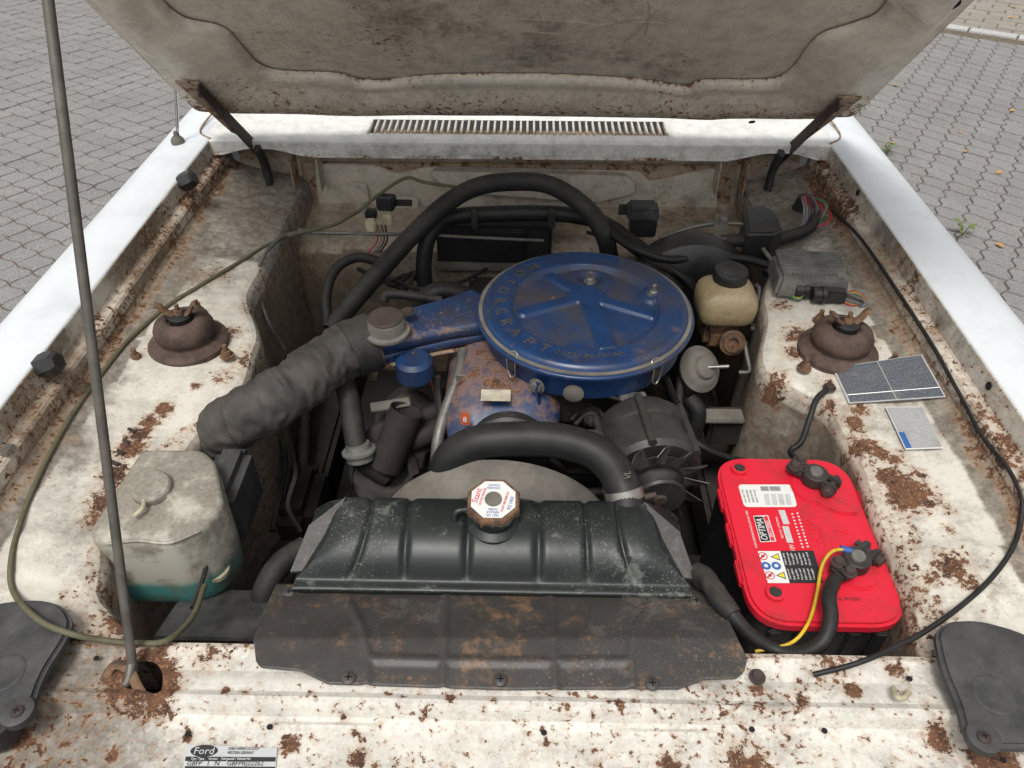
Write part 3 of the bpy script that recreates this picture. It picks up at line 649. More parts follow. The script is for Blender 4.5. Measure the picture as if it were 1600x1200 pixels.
def hrust(v):
    d = v-H0; vv = d.dot(HV); u = v.x; off = d.dot(HN)
    m = max(0, .78-vv*3.8) + (.42 if off > .0175 and vv > .1 else 0)
    m = max(m, .50*max(0, 1-math.hypot(u+.46, vv-.10)/.20)); m = max(m, .2*max(0, 1-math.hypot(u-.3, vv-.03)/.2))
    return m
frame_ = grid('inner_frame', rows, 'hoodin', hood_root, hrust, lambda v: .06)
G = []
for i in range(61):
    u = UC-UH+.004+(2*UH-.008)*i/60; row = []
    for j in range(61):
        v = V0+.004+(V1-V0-.008)*j/60; row.append(HP(u, v, .0262 + .0008*mnoise.noise(Vector((u*5, v*5, 1)))-.004*max(0, 1-abs(abs(u-UC)-.21-.12*(v-.15))/.012)))
    G.append(row)
soot = [(.02, .27, .20), (.17, .24, .14), (-.2, .38, .12), (.1, .42, .15)]
def sootf(v):
    vv = (v-H0).dot(HV); return max([0]+[.17*(1-math.hypot(v.x-a, vv-b)/r_) for a, b, r_ in soot if math.hypot(v.x-a, vv-b) < r_])+.05
skin = grid('outer_skin', G, 'hoodin', hood_root, lambda v: .1+.22*max(0, 1-abs((v-H0).dot(HV)-.3)/.2)*(1 if v.x < -.2 else 0), sootf)
G2 = [[HP(UC-UH+2*UH*i/40, V0+(V1-V0)*j/40, .030+.012*math.sin(math.pi*i/40)) for j in range(41)] for i in range(41)]
grid('top_skin', G2, 'fender', hood_root)
hb = [HP(u, v, .023) for u, v in outer]
raw('hem', [HP(u, v, o_) for o_ in (.0155, .031) for u, v in outer], [(i, (i+1) % len(outer), len(outer)+(i+1) % len(outer), len(outer)+i) for i in range(len(outer))], 'hoodin', hood_root)
def hoodline(name, pix, r, mat, off):
    return tube(name, [HP(*PH(*q), off) for q in pix], r, mat, hood_root, 5, 5)
for pix in ([(812, 55), (905, 60), (940, 64), (1000, 52)], [(815, 73), (880, 77), (930, 66), (1000, 55)], [(855, 97), (880, 80), (905, 64)], [(840, 42), (847, 66)], [(1012, 28), (1015, 50), (1008, 80)], [(985, 60), (1035, 62), (1048, 75)], [(1010, 30), (1040, 45), (1070, 20)], [(975, 90), (1000, 70), (1030, 40)], [(1062, 112), (1082, 122)]):
    hoodline('scratch', pix, .0009, 'paper', .0258)
for q, r_ in (((1480, 18), .018),): lathe('oval_hole', [(r_, 0), (r_, .001)], HP(*PH(*q), .0105), -HN, 'gap', hood_root, 24)
for q in ((192, 51), (1432, 80), (715, 186), (1036, 192), (1175, 200), (587, 183)): lathe('drain_hole', [(.007, 0), (.007, .0006)], HP(*PH(*q), .0125), -HN, 'gap', hood_root, 14)
# hinge arms: angle iron on the hood running down into the cowl corners
for pa in (((274, 113), (312, 116), (402, 212), (362, 194)), ((1347, 138), (1310, 139), (1214, 232), (1258, 207))):
    u = [PH(*q) for q in pa]; pl = [HP(a, b, -.013) for a, b in u]
    hp_ = prism('hinge_plate', pl, .004, 'rustpanel', hood_root, .0, 1, -HN)
    a, b = HP(*u[1], -.013), HP(*u[2], -.015); dn = -HN*.026
    arm = prism('hinge_arm', [a, b, b+dn, a+dn*.7], .003, 'brown', hood_root, 0, 1, Vector((1 if pa[0][0] > 800 else -1, 0, 0)))
    sx = 1 if pa[0][0] > 800 else -1
    e = b+dn*.5; tube('hinge_link', [e, e+Vector((-sx*.006, .0, -.03)), e+Vector((-sx*.004, .01, -.07)), e+Vector((0, .02, -.12))], .012, 'darkiron', hood_root, 8, ell=.45)
    for t in (.15, .45): bolt('hinge_bolt', a.lerp(b, t)+Vector((sx*.014, 0, 0))-HN*.005, -HN, .005, .004, 'brown', hood_root)
# ============================================================ ADDED LIGHT-BLOCKING FLOOR, ENGINE
box('light_block_floor', (XC, .92, .335), (1.0, .95, .01), 'block', car, 0)  # unseen dark floor added to keep ground light out of the bay
box('crossmember', (XC, .80, .42), (.92, .10, .08), 'darkiron', car, .01)
for s in (-1, 1): box('chassis_rail', (XC+s*.385, .92, .46), (.07, .95, .10), 'darkiron', car, .01)
eng = thing('engine', 'grimy dark engine with flaking blue rocker cover under the air cleaner', 'engine', (-.02, .98, .36))
ex = P(785, 640, z=.80).x
box('engine_block', (ex-.01, 1.02, .53), (.20, .50, .34), 'block', eng, .015); box('engine_sump', (ex, .98, .45), (.62, .62, .16), 'block', eng, .03); box('cylinder_head', (ex, 1.02, .735), (.15, .46, .09), 'block', eng, .008)  # engine masses also fill the bay to cut bounced light
# rocker cover: rounded long tunnel with a domed front end
rows = []
for i in range(26):
    t = i/25; y = .772+.29*t; k = 1-max(0, (.10-(y-.772))/.10)**2*.50; hw_, hz = .086*(.84+.16*min(1, (y-.772)/.06)), .076*k
    rows.append([Vector((ex+hw_*max(-1, min(1, 1.12*math.cos(math.pi*j/20)))*(1), y, .775+hz*min(1, 1.18*math.sin(math.pi*j/20)))) for j in range(21)])
rc = grid('rocker_cover', [[Vector((ex, .770, .79))]*21]+rows, 'bluerust', eng, lambda v: .12 if v.y > .85 else -.12+.24*max(0, (v.y-.81)/.04), None, sharp=None)
c = P(778, 618, z=.8535); quad('paper_label', [c+Vector((-.024, -.013, .0012)), c+Vector((.018, -.013, .0012)), c+Vector((.018, .010, .0025)), c+Vector((-.024, .010, .0025))], 'paper', rc)
c = P(727, 652, y=.782); quad('orange_tag', [c+Vector((-.006, -.004, -.010)), c+Vector((.006, -.006, -.010)), c+Vector((.006, -.002, .010)), c+Vector((-.006, 0, .010))], 'orange', rc)
text('tag_digit', '8', c+Vector((0, -.0055, 0)), (1, 0, 0), (0, .25, 1), .012, 'white', rc)
box('timing_belt_cover', (ex+.012, .756, .74), (.112, .024, .15), 'blackdust', eng, .010)
lathe('belt_cover_dome', [(.058, -.012), (.058, .006), (.052, .012), (0, .014)], (ex+.012, .758, .803), (0, -1, .25), 'blackdust', eng, 36)
box('belt_guard', (ex+.10, .78, .66), (.09, .02, .16), 'block', eng, .006)
box('water_outlet', P(705, 745, z=.775), (.05, .05, .06), 'darkiron', eng, .008)
# exhaust side: heat shroud stub, manifold, pipes
a, b = P(636, 640, z=.800), P(603, 728, z=.715); d = (a-b).normalized()
stub = lathe('heat_riser_stub', [(.027, 0), (.026, (a-b).length), (.0245, (a-b).length), (.0235, .01), (0, .01)], b, d, 'exh', eng, 28, sharp=40)
rows = []
for i in range(16):
    t = i/15; p = P(595+55*t, 745-105*t, z=.70+.05*t); rows.append([p+Vector((.045*math.cos(2*math.pi*j/14)*(1+.25*math.sin(i*1.3)), .03*math.sin(2*math.pi*j/14), .035*math.sin(2*math.pi*j/14)*(1+.2*math.cos(i*1.1)))) for j in range(15)])
grid('exhaust_manifold', rows, 'exh', eng)
for i in range(3): tube('manifold_runner', [P(640+14*i, 690-34*i, z=.735), P(662+10*i, 680-34*i, z=.75), P(690, 668-34*i, z=.75)], .018, 'exh', eng, 10)
box('heat_shield_tab', P(610, 632, z=.79), (.06, .02, .003), 'dusty', eng, .001, rot=Matrix.Rotation(R(15), 3, 'Z'))
tube('dipstick_tube', [P(724, 548, z=.845), P(716, 590, z=.835), P(697, 640, z=.815), P(684, 690, z=.79), P(680, 748, z=.74)], .0085, 'pipe', eng, 10)
box('dipstick_bracket', P(722, 590, z=.845), (.018, .004, .012), 'steel', eng, .001)
for i in range(3): tube('spark_plug_lead', [P(672+6*i, 560+14*i, z=.83), P(676+5*i, 595+12*i, z=.80), P(690, 640+22*i, z=.76)], .0045, 'rubber' if i else 'w_red', eng, 7)
tube('fuel_pipe', [P(700, 690, z=.77), P(860, 720, z=.76), P(885, 770, z=.70)], .006, 'darkiron', eng, 7)
for i in range(4): tube('ignition_lead', [P(1085+5*i, 455-6*i, z=.80), P(1060-10*i, 428-4*i, z=.835), P(1010-12*i, 395-5*i, z=.84), P(960-14*i, 372-3*i, z=.80)], .0038, 'rubber', eng, 7)
for i in range(3): tube('bulkhead_wire', [P(560+24*i, 420+8*i, z=.75), P(600+16*i, 440+6*i, z=.76), P(640+8*i, 430-4*i, z=.76), P(668+4*i, 452+5*i, z=.73)], .005, 'rubber', eng, 7)
tube('throttle_cable', [P(620, 440, z=.78), P(660, 452, z=.80), P(720, 440, z=.80), P(760, 420, z=.79)], .004, 'rubbernew', eng, 7)
for i in range(4): tube('loom_branch', [P(880+6*i, 640+8*i, z=.79), P(900+10*i, 625+4*i, z=.80), P(930+8*i, 640+12*i, z=.78), P(950+4*i, 680+9*i, z=.74)], .004, 'block', eng, 7)
box('carburettor', P(870, 610, z=.80), (.10, .09, .07), 'darkiron', eng, .012); box('fuel_pump', P(905, 690, z=.72), (.06, .05, .06), 'darkiron', eng, .01)
box('steering_box', P(470, 790, z=.52), (.08, .14, .10), 'exh', car, .02); tube('steering_shaft', [P(480, 540, z=.62), P(470, 800, z=.52)], .012, 'darkiron', car, 10); tube('anti_roll_bar', [P(420, 940, z=.55), P(560, 760, z=.50)], .013, 'darkiron', car, 10)
tube('wall_cable', [P(448, 560, z=.66), P(430, 640, z=.66), P(445, 720, z=.64), P(425, 830, z=.62)], .005, 'rubber', car, 7)
# fan shroud ring behind the radiator
fx = P(772, 760, z=.83).x
lathe('fan_shroud', [(.158, 0), (.168, .012), (.172, .05), (.170, .052), (.164, .05), (.150, .012), (.145, 0)], (fx, .652, .672), (0, 1, 0), 'dusty', eng, 64)['label'] = 'dust-grey round fan shroud behind the radiator'
fh = lathe('fan_hub', [(.04, 0), (.04, .03), (0, .03)], (fx, .69, .66), (0, 1, 0), 'block', eng, 20)
for i in range(5):
    an = 2*math.pi*i/5+.3; box('fan_blade', Vector((fx+.09*math.cos(an), .70, .66+.09*math.sin(an))), (.11, .004, .05), 'block', fh, .001, rot=Matrix.Rotation(-an, 3, 'Y') @ Matrix.Rotation(R(25), 3, 'X'))
# ============================================================ AIR CLEANER
ac = P(914, 474, z=.905); AZ = .905
air = thing('air_cleaner', 'round blue air cleaner with clipped lid and side snorkel on top of the engine', 'air cleaner', (ac.x, ac.y, .83))
pan = lathe('pan', [(.10, -.070), (.146, -.066), (.152, -.060), (.156, -.020), (.157, -.016), (.161, -.014)], ac, UP, 'blue', air, 72)
LP = [(0, -.0105), (.06, -.0105), (.104, -.0105), (.1075, -.0100), (.1115, -.0060), (.1145, -.0012), (.1175, .0), (.143, .0002), (.147, .0014), (.152, .0), (.1555, -.003), (.158, -.0075), (.1605, -.0075), (.1625, -.009), (.1665, -.010), (.1675, -.013), (.1665, -.016)]
def lidp(px, py, dz=0): q = P(px, py, z=AZ-.0105); q.z = AZ-.0105+dz; return q
hub = lidp(916, 464); c1, c2 = lidp(922, 438), lidp(1020, 465)
ARM = [(lidp(*q), w_) for q, w_ in (((812, 408), .0095), ((818, 490), .0105), ((950, 548), .0145), ((1062, 506), .0105))]
def sst(a, b, x): t = max(0, min(1, (x-a)/(b-a))); return t*t*(3-2*t)
def lidh(x, y, r):
    h = 0; p = Vector((x, y, 0)); hb = Vector((hub.x, hub.y, 0)); rib = 1-sst(.018, .026, ((p.x-hb.x)**2/1.7+(p.y-hb.y)**2)**.5)
    for e, w_ in ARM:
        d = Vector((e.x, e.y, 0))-hb; t = max(0, min(1, (p-hb).dot(d)/d.length_squared)); dist = (p-hb-d*t).length; rib = max(rib, 1-sst(w_*.75, w_*1.2, dist))
    ins = 1-sst(.104, .110, r); h += .0052*rib*ins
    d1 = math.hypot(x-c1.x, y-c1.y); h += .0050*(1-sst(.022, .042, d1))*ins-.0085*(1-sst(.010, .024, d1))
    d2 = math.hypot(x-c2.x, y-c2.y); h += .0060*(1-sst(.015, .023, d2))
    return h, rib*ins
NR = resample([Vector((a, 0, b)) for a, b in LP], .0022); G = []; RIB = {}
for k_ in range(241):
    th = 2*math.pi*k_/240; row = []
    for q in NR:
        x, y = ac.x+q.x*math.cos(th), ac.y+q.x*math.sin(th); h, rb_ = lidh(x, y, q.x) if q.x < .112 else (0, 0); row.append(Vector((x, y, AZ+q.z+h)))
    G.append(row)
def lid_dirt(v):
    r = math.hypot(v.x-ac.x, v.y-ac.y)
    if r > .112: return .05*mnoise.noise(v*20)+(.10 if v.x > ac.x+.06 else 0)
    return .10-.18*lidh(v.x, v.y, r)[1]+.12*mnoise.noise(v*16)
lid = grid('lid', G, 'blue', air, lambda v: .10 if math.hypot(v.x-ac.x, v.y-ac.y) > .11 and v.y < ac.y-.05 else 0, lid_dirt)
lathe('rim_seal', [(.1632, -.0085), (.1632, -.0072), (.1575, -.0068), (.1575, -.0085)], ac, UP, 'dusty', lid, 96)
bolt('lid_nut', c1-UP*.0034, UP, .0070, .009, 'steel', lid, .010); bolt('lid_nut', c2+UP*.006, UP, .0068, .008, 'steel', lid, .010)
# embossed letters round the lid rim
def rimtext(s, a0, a1, rad, size, mat, ext):
    for i, ch in enumerate(s):
        if ch == ' ': continue
        an = R(a0+(a1-a0)*i/max(1, len(s)-1)); rd = Vector((math.cos(an), math.sin(an), 0)); text('embossed_letter', ch, ac+rd*rad+UP*.0006, Vector((-rd.y, rd.x, 0)), -rd, size, mat, lid, ext)
rimtext('75TF-9600-AA', 250, 290, .1305, .0125, 'tan', .0005)
rimtext('MOTORCRAFT', 128, 241, .1305, .025, 'tan', .0004)
# clips, lugs and brackets on the pan
def rad(px, z, r): 
    q = P(px, 560, z=z); an = math.asin(max(-1, min(1, (q.x-ac.x)/r))); return Vector((ac.x+r*math.sin(an), ac.y-r*math.cos(an), z)), Vector((math.sin(an), -math.cos(an), 0))
for px in (803, 1020):
    p, n_ = rad(px, .883, .160); t_ = Vector((-n_.y, n_.x, 0)); cl_ = box('clip', p-UP*.004+n_*.002, (.014, .008, .018), 'darkiron', air, .002, axes=(t_, n_, UP))
    tube('clip_wire', [p-t_*.007-UP*.016+n_*.005, p-t_*.008+UP*.006+n_*.006, p-t_*.006+UP*.016-n_*.002, p+t_*.006+UP*.016-n_*.002, p+t_*.008+UP*.006+n_*.006, p+t_*.007-UP*.016+n_*.005, p-UP*.024+n_*.006, p-t_*.007-UP*.016+n_*.005], .0013, 'steel', cl_, 6, 5)
for i, an in enumerate((60, 150, 345)):
    n_ = Vector((math.cos(R(an)), math.sin(R(an)), 0)); t_ = Vector((-n_.y, n_.x, 0)); box('clip', ac+n_*.163-UP*.018, (.014, .008, .018), 'darkiron', air, .002, axes=(t_, n_, UP))
p, n_ = rad(842, .862, .156); bk = tube('support_bracket', [p+n_*.004+UP*.008, p+n_*.006-UP*.010, p+n_*.012+Vector((.012, 0, -.05)), p+n_*.006+Vector((.026, .01, -.085))], .012, 'blue', air, 8, ell=.3); bolt('bracket_bolt', p+n_*.006, n_, .0085, .008, 'dusty', bk)
p, n_ = rad(893, .858, .156); lathe('sensor_grommet', [(.015, 0), (.015, .003), (.010, .005), (0, .005)], p, n_, 'dusty', air, 24)
# snorkel: flattened trunk running from the pan to the cloth duct
rows = []
st = [((760, 488), .885, .100, .046), ((735, 497), .885, .097, .045), ((690, 507), .884, .086, .044), ((640, 520), .883, .080, .046), ((600, 530), .882, .080, .048), ((576, 536), .881, .078, .048)]
ctr = [P(*q, z=z-.02) for q, z, w_, h in st]
for i, (q, z, w_, h) in enumerate(st):
    d = (ctr[min(i+1, len(ctr)-1)]-ctr[max(i-1, 0)]); d.z = 0; d.normalize(); n_ = Vector((-d.y, d.x, 0)); row = []
    for j in range(33):
        th = 2*math.pi*j/32; cx, sz = math.cos(th), math.sin(th); k = lambda v: math.copysign(abs(v)**.42, v)
        row.append(ctr[i]+n_*(k(cx)*w_/2)+UP*(k(sz)*h/2))
    rows.append(row)
fine = []
for a, b in zip(rows, rows[1:]): fine += [[p.lerp(q, t/5) for p, q in zip(a, b)] for t in range(5)]
sn = grid('snorkel', fine+[rows[-1]], 'blue', air, lambda v: .34 if v.z > .878 and v.x < -.02 and v.y < .94 else (.22 if v.z < .85 else .05)); 
sn.modifiers.new('solid', 'SOLIDIFY').thickness = .002
pts = [ctr[i]-Vector((0, st[i][2]/2+.004, 0))-UP*.020 for i in range(1, len(st))]; tube('snorkel_seam', pts, .004, 'rustpanel', sn, 6, ell=.5)
c = P(604, 510, z=.905); lathe('vacuum_motor', [(.034, -.006), (.034, -.002), (.028, 0), (.027, .016), (.0265, .0175), (.024, .019), (0, .0195)], c-UP*.004, UP, 'dusty', sn, 36); lathe('motor_cap', [(.0262, .0155), (.0262, .0165), (.0245, .0182), (0, .0187)], c, UP, 'brown', sn, 36)
bolt('motor_ear', P(637, 487, z=.904), UP, .008, .004, 'brown', sn)
c = P(648, 575, z=.845); lathe('thermostat_pod', [(.022, 0), (.028, .006), (.028, .034), (.022, .04)], c-UP*.02, UP, 'blue', air, 32)
# ------------------------------------------------------------ cloth intake duct
dpts = [P(588, 532, z=.868), P(560, 541, z=.866), P(520, 560, z=.860), P(470, 597, z=.852), P(420, 630, z=.842), P(378, 652, z=.824), P(348, 674, z=.798), P(330, 700, z=.755), P(322, 735, z=.68)]
duct = thing('intake_duct', 'crumpled grey cloth air duct between the blue snorkel and the washer bottle', 'duct', P(440, 620, z=.80))
def dr_(t): return   .0400*(1+.008*math.sin(t*75)+.07*mnoise.noise(Vector((t*9, 2, 0)))-.22*max(0, (t-.75)/.25))
dc = tube('duct_sleeve', dpts, dr_, 'duct', duct, 64, 30, rough=.06, ell=.92, wrap=8)
tube('tape_band', [P(584, 533, z=.868), P(560, 541, z=.866), P(545, 548, z=.864)], .0455, 'rubber', duct, 32, rough=.03, ell=.94)
# ============================================================ RADIATOR
rl, rr = P(455, 922, z=.802), P(1082, 926, z=.802); ry = (rl.y+rr.y)/2; rxc, rw = (rl.x+rr.x)/2, (rr.x-rl.x)/2
rad_ = thing('radiator', 'black radiator with ribbed top tank and octagonal filler cap', 'radiator', (rxc, ry+.05, .40))
prof = [(.004, -.012), (0, -.010), (-.002, -.002), (.001, .001), (.010, .002), (.014, .006), (.024, .022), (.040, .034), (.060, .040), (.085, .042), (.104, .040), (.114, .032), (.118, .016), (.118, -.012)]
cp_ = spline([Vector((0, a, b)) for a, b in prof], 3); rows = []
grooves = [-.172, -.105, -.030, .055, .115, .172]
for i in range(161):
    t = -1+2*i/160; x = rxc+rw*t; ends = max(0, (abs(t)-.83)/.17); row = []
    gq = sum(math.exp(-((x-rxc-g)/.0045)**2) for g in grooves)
    for p in cp_:
        up = max(0, p.z)/.042; xx = x-(rw*.27)*up*math.copysign(max(0, (abs(t)-.45)/.55), t)*.62
        z = p.z*(1-.22*ends**2)-.0055*gq*min(1, up*2); row.append(Vector((xx, ry+p.y+(.0025*gq if p.y < .05 and up > .1 else 0), .802+z)))
    rows.append(row)
tank = grid('top_tank', rows, 'rad', rad_, None, lambda v: .10*mnoise.noise(v*18)+.05)
for e in (0, -1): raw('tank_end', rows[e], [tuple(range(len(rows[e])))], 'rad', tank)
box('core', (rxc, ry+.058, .59), (2*rw-.03, .05, .39), 'block', rad_, .002); box('flange', (rxc, ry+.054, .7895), (2*rw+.004, .122, .005), 'rad', rad_, .0015)
for s in (-1, 1): prism('side_bracket', [Vector((rxc+s*(rw-.050), ry+.108, .842)), Vector((rxc+s*(rw-.010), ry+.070, .832)), Vector((rxc+s*(rw+.006), ry+.02, .806)), Vector((rxc+s*(rw-.020), ry+.018, .812))], .003, 'shield', rad_, 0)
cc_ = P(772, 808, z=.846); neck = lathe('filler_neck', [(.036, -.020), (.034, -.006), (.026, .0), (.024, .010), (.030, .012), (.030, .018), (0, .018)], cc_, UP, 'rad', rad_, 32)
ca = P(771, 783, z=.872); ax = Vector((0, -.10, 1)).normalized()
cap = lathe('radiator_cap', [(.031, -.012), (.034, -.010), (.034, .0), (.0325, .003), (.027, .0035), (0, .0035)], ca, ax, 'rust', rad_, 8, up=(math.cos(R(22.5)), math.sin(R(22.5)), 0), sharp=20); cap['label'] = 'octagonal rusty cap with white printed face'
cx_, cy_ = Vector((1, 0, 0)), ax.cross(Vector((1, 0, 0)))
o8 = [ca+ax*.0039+(cx_*math.cos(R(22.5+45*i))+cy_*math.sin(R(22.5+45*i)))*.0285 for i in range(8)]; face = quad('cap_face', o8, 'white', cap)
lathe('cap_rivet', [(.0105, .0), (.010, .0018), (.007, .0024), (0, .002)], ca+ax*.004, ax, 'dusty', cap, 20)
rt, up_ = (cx_*.25+cy_).normalized(), (-cx_+cy_*.25).normalized()
def ctext(s, ox, oy, size, mat, rt=rt, up_=up_, w=None): text('cap_lettering', s, ca+ax*.0042+rt*ox+up_*oy, rt, up_, size, mat, cap, .00015, w)
ctext('Stant', 0, .0205, .0105, 'redink', w=.021); ctext('CAUTION: PRESSURE', 0, .0135, .0042, 'redink', w=.026); ctext('DO NOT OPEN WHEN HOT', 0, -.0145, .0042, 'redink', w=.030); ctext('R22 OR02', 0, -.0215, .006, 'blueink', w=.019)
r2, u2 = -cx_, -cy_
ctext('TEST OR\nREPLACE\nWHEN', 0, .0185, .0042, 'blueink', r2, u2, .015); ctext('CHANGING\nCOOLANT', 0, -.0185, .0042, 'blueink', r2, u2, .016)
tube('overflow_pipe', [ca+Vector((-.030, .002, -.018)), ca+Vector((-.046, -.002, -.020)), ca+Vector((-.048, -.012, -.040)), ca+Vector((-.048, -.03, -.062))], .0045, 'rad', rad_, 8)
# splash shield plate in front of the radiator
sp = [(432, 912), (412, 955), (396, 1000), (402, 1040), (470, 1048), (512, 1068), (790, 1077), (1060, 1076), (1100, 1060), (1150, 1060), (1168, 1030), (1130, 950), (1090, 912)]
def shz(b): return .784+min(1, max(0, (b-912)/85))*.0445
REAR = [(396, 1000), (412, 955), (432, 912), (1090, 912), (1130, 950), (1168, 1030)]; FRONT = [(396, 1000), (398, 1030), (406, 1042), (470, 1048), (512, 1068), (790, 1077), (1060, 1076), (1100, 1061), (1150, 1060), (1163, 1050), (1168, 1030)]
def lin(tab, x):
    for (a, va), (b, vb) in zip(tab, tab[1:]):
        if x <= b: return va+(vb-va)*(x-a)/(b-a)
    return tab[-1][1]
BEADS = [[(545, 940), (568, 985), (575, 1030), (572, 1066)], [(575, 1030), (690, 1033), (860, 1035), (985, 1033)], [(1020, 940), (990, 985), (985, 1033), (988, 1068)], [(697, 915), (694, 985), (692, 1075)], [(858, 915), (864, 985), (868, 1075)]]
def bead(px, py):
    m = 99
    for pl in BEADS:
        for (ax, ay), (bx, by) in zip(pl, pl[1:]):
            t = max(0, min(1, ((px-ax)*(bx-ax)+(py-ay)*(by-ay))/((bx-ax)**2+(by-ay)**2))); m = min(m, math.hypot(px-ax-(bx-ax)*t, py-ay-(by-ay)*t))
    return max(0, 1-(m/9)**2)
G = []
for i in range(194):
    px = 396+4*i; a, b = lin(REAR, px), lin(FRONT, px); row = []
    for k_ in range(45):
        py = a+(b-a)*k_/44; p = P(px, py, z=shz(py)); p.z += .0032*bead(px, py)+.0008*mnoise.noise(p*22); row.append(p)
    G.append(row)
sh = tag(grid('splash_shield', G, 'shield', None, lambda v: .04+.26*mnoise.noise(v*13), lambda v: .12*mnoise.noise(v*8)), 'flat dull grey steel shield plate in front of the radiator', 'shield')
sm_ = sh.modifiers.new('solid', 'SOLIDIFY'); sm_.thickness = .002; sm_.offset = -1
for q in ((452, 926), (545, 1060), (782, 1063), (1019, 1069), (1087, 940)): screw(P(*q, z=shz(q[1])+.0006), UP, .0075, 'shield', sh)
# upper coolant hose
hose = thing('radiator_hose', 'thick black upper coolant hose arching over to the radiator', 'hose', P(830, 720, z=.80))
tube('hose_body', [P(700, 775, z=.775), P(694, 745, z=.80), P(708, 712, z=.835), P(745, 692, z=.855), P(800, 686, z=.862), P(870, 688, z=.862), P(925, 704, z=.856), P(958, 732, z=.848), P(974, 765, z=.838), P(980, 800, z=.822)], .0232, 'rubbernew', hose, 28, 10)
a, b = P(974, 765, z=.839), P(978, 782, z=.829); cm = lathe('hose_clamp', [(.0238, 0), (.0246, .001), (.0246, .013), (.0238, .014)], a, b-a, 'steel', hose, 32); lathe('clamp_screw', [(.004, -.008), (.004, .008)], P(1015, 775, z=.835), (1, .3, 0), 'brown', cm, 10)
text('hose_mark', 'VL', P(981, 742, z=.872), (0, 1, 0), (-1, 0, 0), .012, 'dusty', hose)
# ============================================================ ALTERNATOR
apc = P(1028, 770, y=.70); al = thing('alternator', 'dark alternator with bladed cooling fan and pulley beside the engine', 'alternator', (apc.x, .78, apc.z-.07))
AX = Vector((-.12, 1, .02)).normalized()
lathe('pulley', [(.014, -.012), (.034, -.012), (.036, -.008), (.027, .0), (.036, .008), (.036, .012), (.02, .014)], apc, AX, 'altern', al, 40); bolt('pulley_nut', apc-AX*.006, -AX, .010, .010, 'brown', al)
fn = lathe('cooling_fan', [(.03, .016), (.052, .018), (.052, .020), (.03, .021)], apc, AX, 'altern', al, 40); x_, y_, z_ = frame(AX)
for i in range(12):
    an = 2*math.pi*i/12; d = x_*math.cos(an)+y_*math.sin(an); t_ = -x_*math.sin(an)+y_*math.cos(an)
    raw('fan_blade', [apc+AX*.017+d*.040-t_*.008, apc+AX*.017+d*.040+t_*.008, apc+AX*.020+d*.072+t_*.013, apc+AX*.012+d*.076+t_*.002, apc+AX*.002+d*.070-t_*.010], [(0, 1, 2), (0, 2, 3), (0, 3, 4)], 'blade', fn, False).modifiers.new('solid', 'SOLIDIFY').thickness = .0012
hs_ = lathe('housing', [(.045, .026), (.064, .028), (.070, .036), (.070, .060), (.067, .062), (.067, .090), (.070, .092), (.070, .115), (.060, .130), (.03, .135)], apc, AX, 'altern', al, 48)
for i in range(6):
    an = 2*math.pi*i/6+.4; d = x_*math.cos(an)+y_*math.sin(an); tube('housing_bolt', [apc+AX*.028+d*.070, apc+AX*.122+d*.070], .006, 'altern', hs_, 8)
box('mount_ear', apc+AX*.06+Vector((-.082, 0, .03)), (.03, .03, .04), 'darkiron', al, .006)
tube('adjuster_link', [apc+AX*.05+Vector((-.085, 0, .04)), apc+AX*.04+Vector((-.13, 0, .03))], .010, 'darkiron', al, 8); bolt('adjuster_nut', P(923, 650, z=.79), Vector((0, -1, .3)), .012, .012, 'darkiron', al, .012)
tube('drive_belt', [apc+Vector((-.033, .0, .005)), apc+Vector((-.12, .02, -.03)), apc+Vector((-.20, .03, -.08))], .006, 'block', al, 8)
# connector on the air cleaner lead
con = thing('sensor_connector', 'grey two-wire plug hanging under the air cleaner rim', 'connector', P(985, 624, z=.83))
c = P(988, 623, z=.838); box('plug_body', c, (.040, .016, .014), 'alu', con, .002, rot=Matrix.Rotation(R(6), 3, 'Z')); box('plug_latch', c+Vector((0, -.002, .008)), (.014, .008, .003), 'steel', con, .0008)
for i in (0, 1): tube('lead', [P(890, 596-4*i, z=.858), P(915, 603-5*i, z=.855), P(945, 617-6*i, z=.846), P(972, 626-4*i, z=.840)], .0028, 'rubbernew', con, 7)
# vacuum advance / pump capsule
vc = P(1092, 577, z=.80); va = Vector((.45, -.62, .75)).normalized()
vac = tag(lathe('vacuum_capsule', [(.012, -.03), (.02, -.012), (.036, -.004), (.038, 0), (.038, .003), (.034, .005), (.030, .010), (.024, .013), (.020, .014), (.017, .020), (.012, .022), (0, .0225)], vc, va, 'dusty', None, 40), 'dusty round vacuum capsule below the brake fluid reservoir', 'capsule')
tube('outlet_pipe', [vc+va*.018, vc+va*.03+Vector((.028, 0, 0))], .003, 'steel', vac, 8)
for i, (pp, m_) in enumerate(([[(1040, 590, .83), (1050, 615, .80), (1062, 640, .77)], 'rubbernew'], [[(1064, 560, .80), (1062, 600, .78), (1058, 660, .74)], 'rubber'], [[(1075, 620, .76), (1090, 645, .74), (1082, 680, .70)], 'rubbernew'])): tag(tube('vacuum_hose', [P(*q[:2], z=q[2]) for q in pp], (.006, .007, .014)[i], m_, None, 10), ('ribbed black lead beside the air cleaner clip', 'thin grey hose behind the vacuum capsule', 'fat corrugated black hose behind the alternator')[i], 'hose')
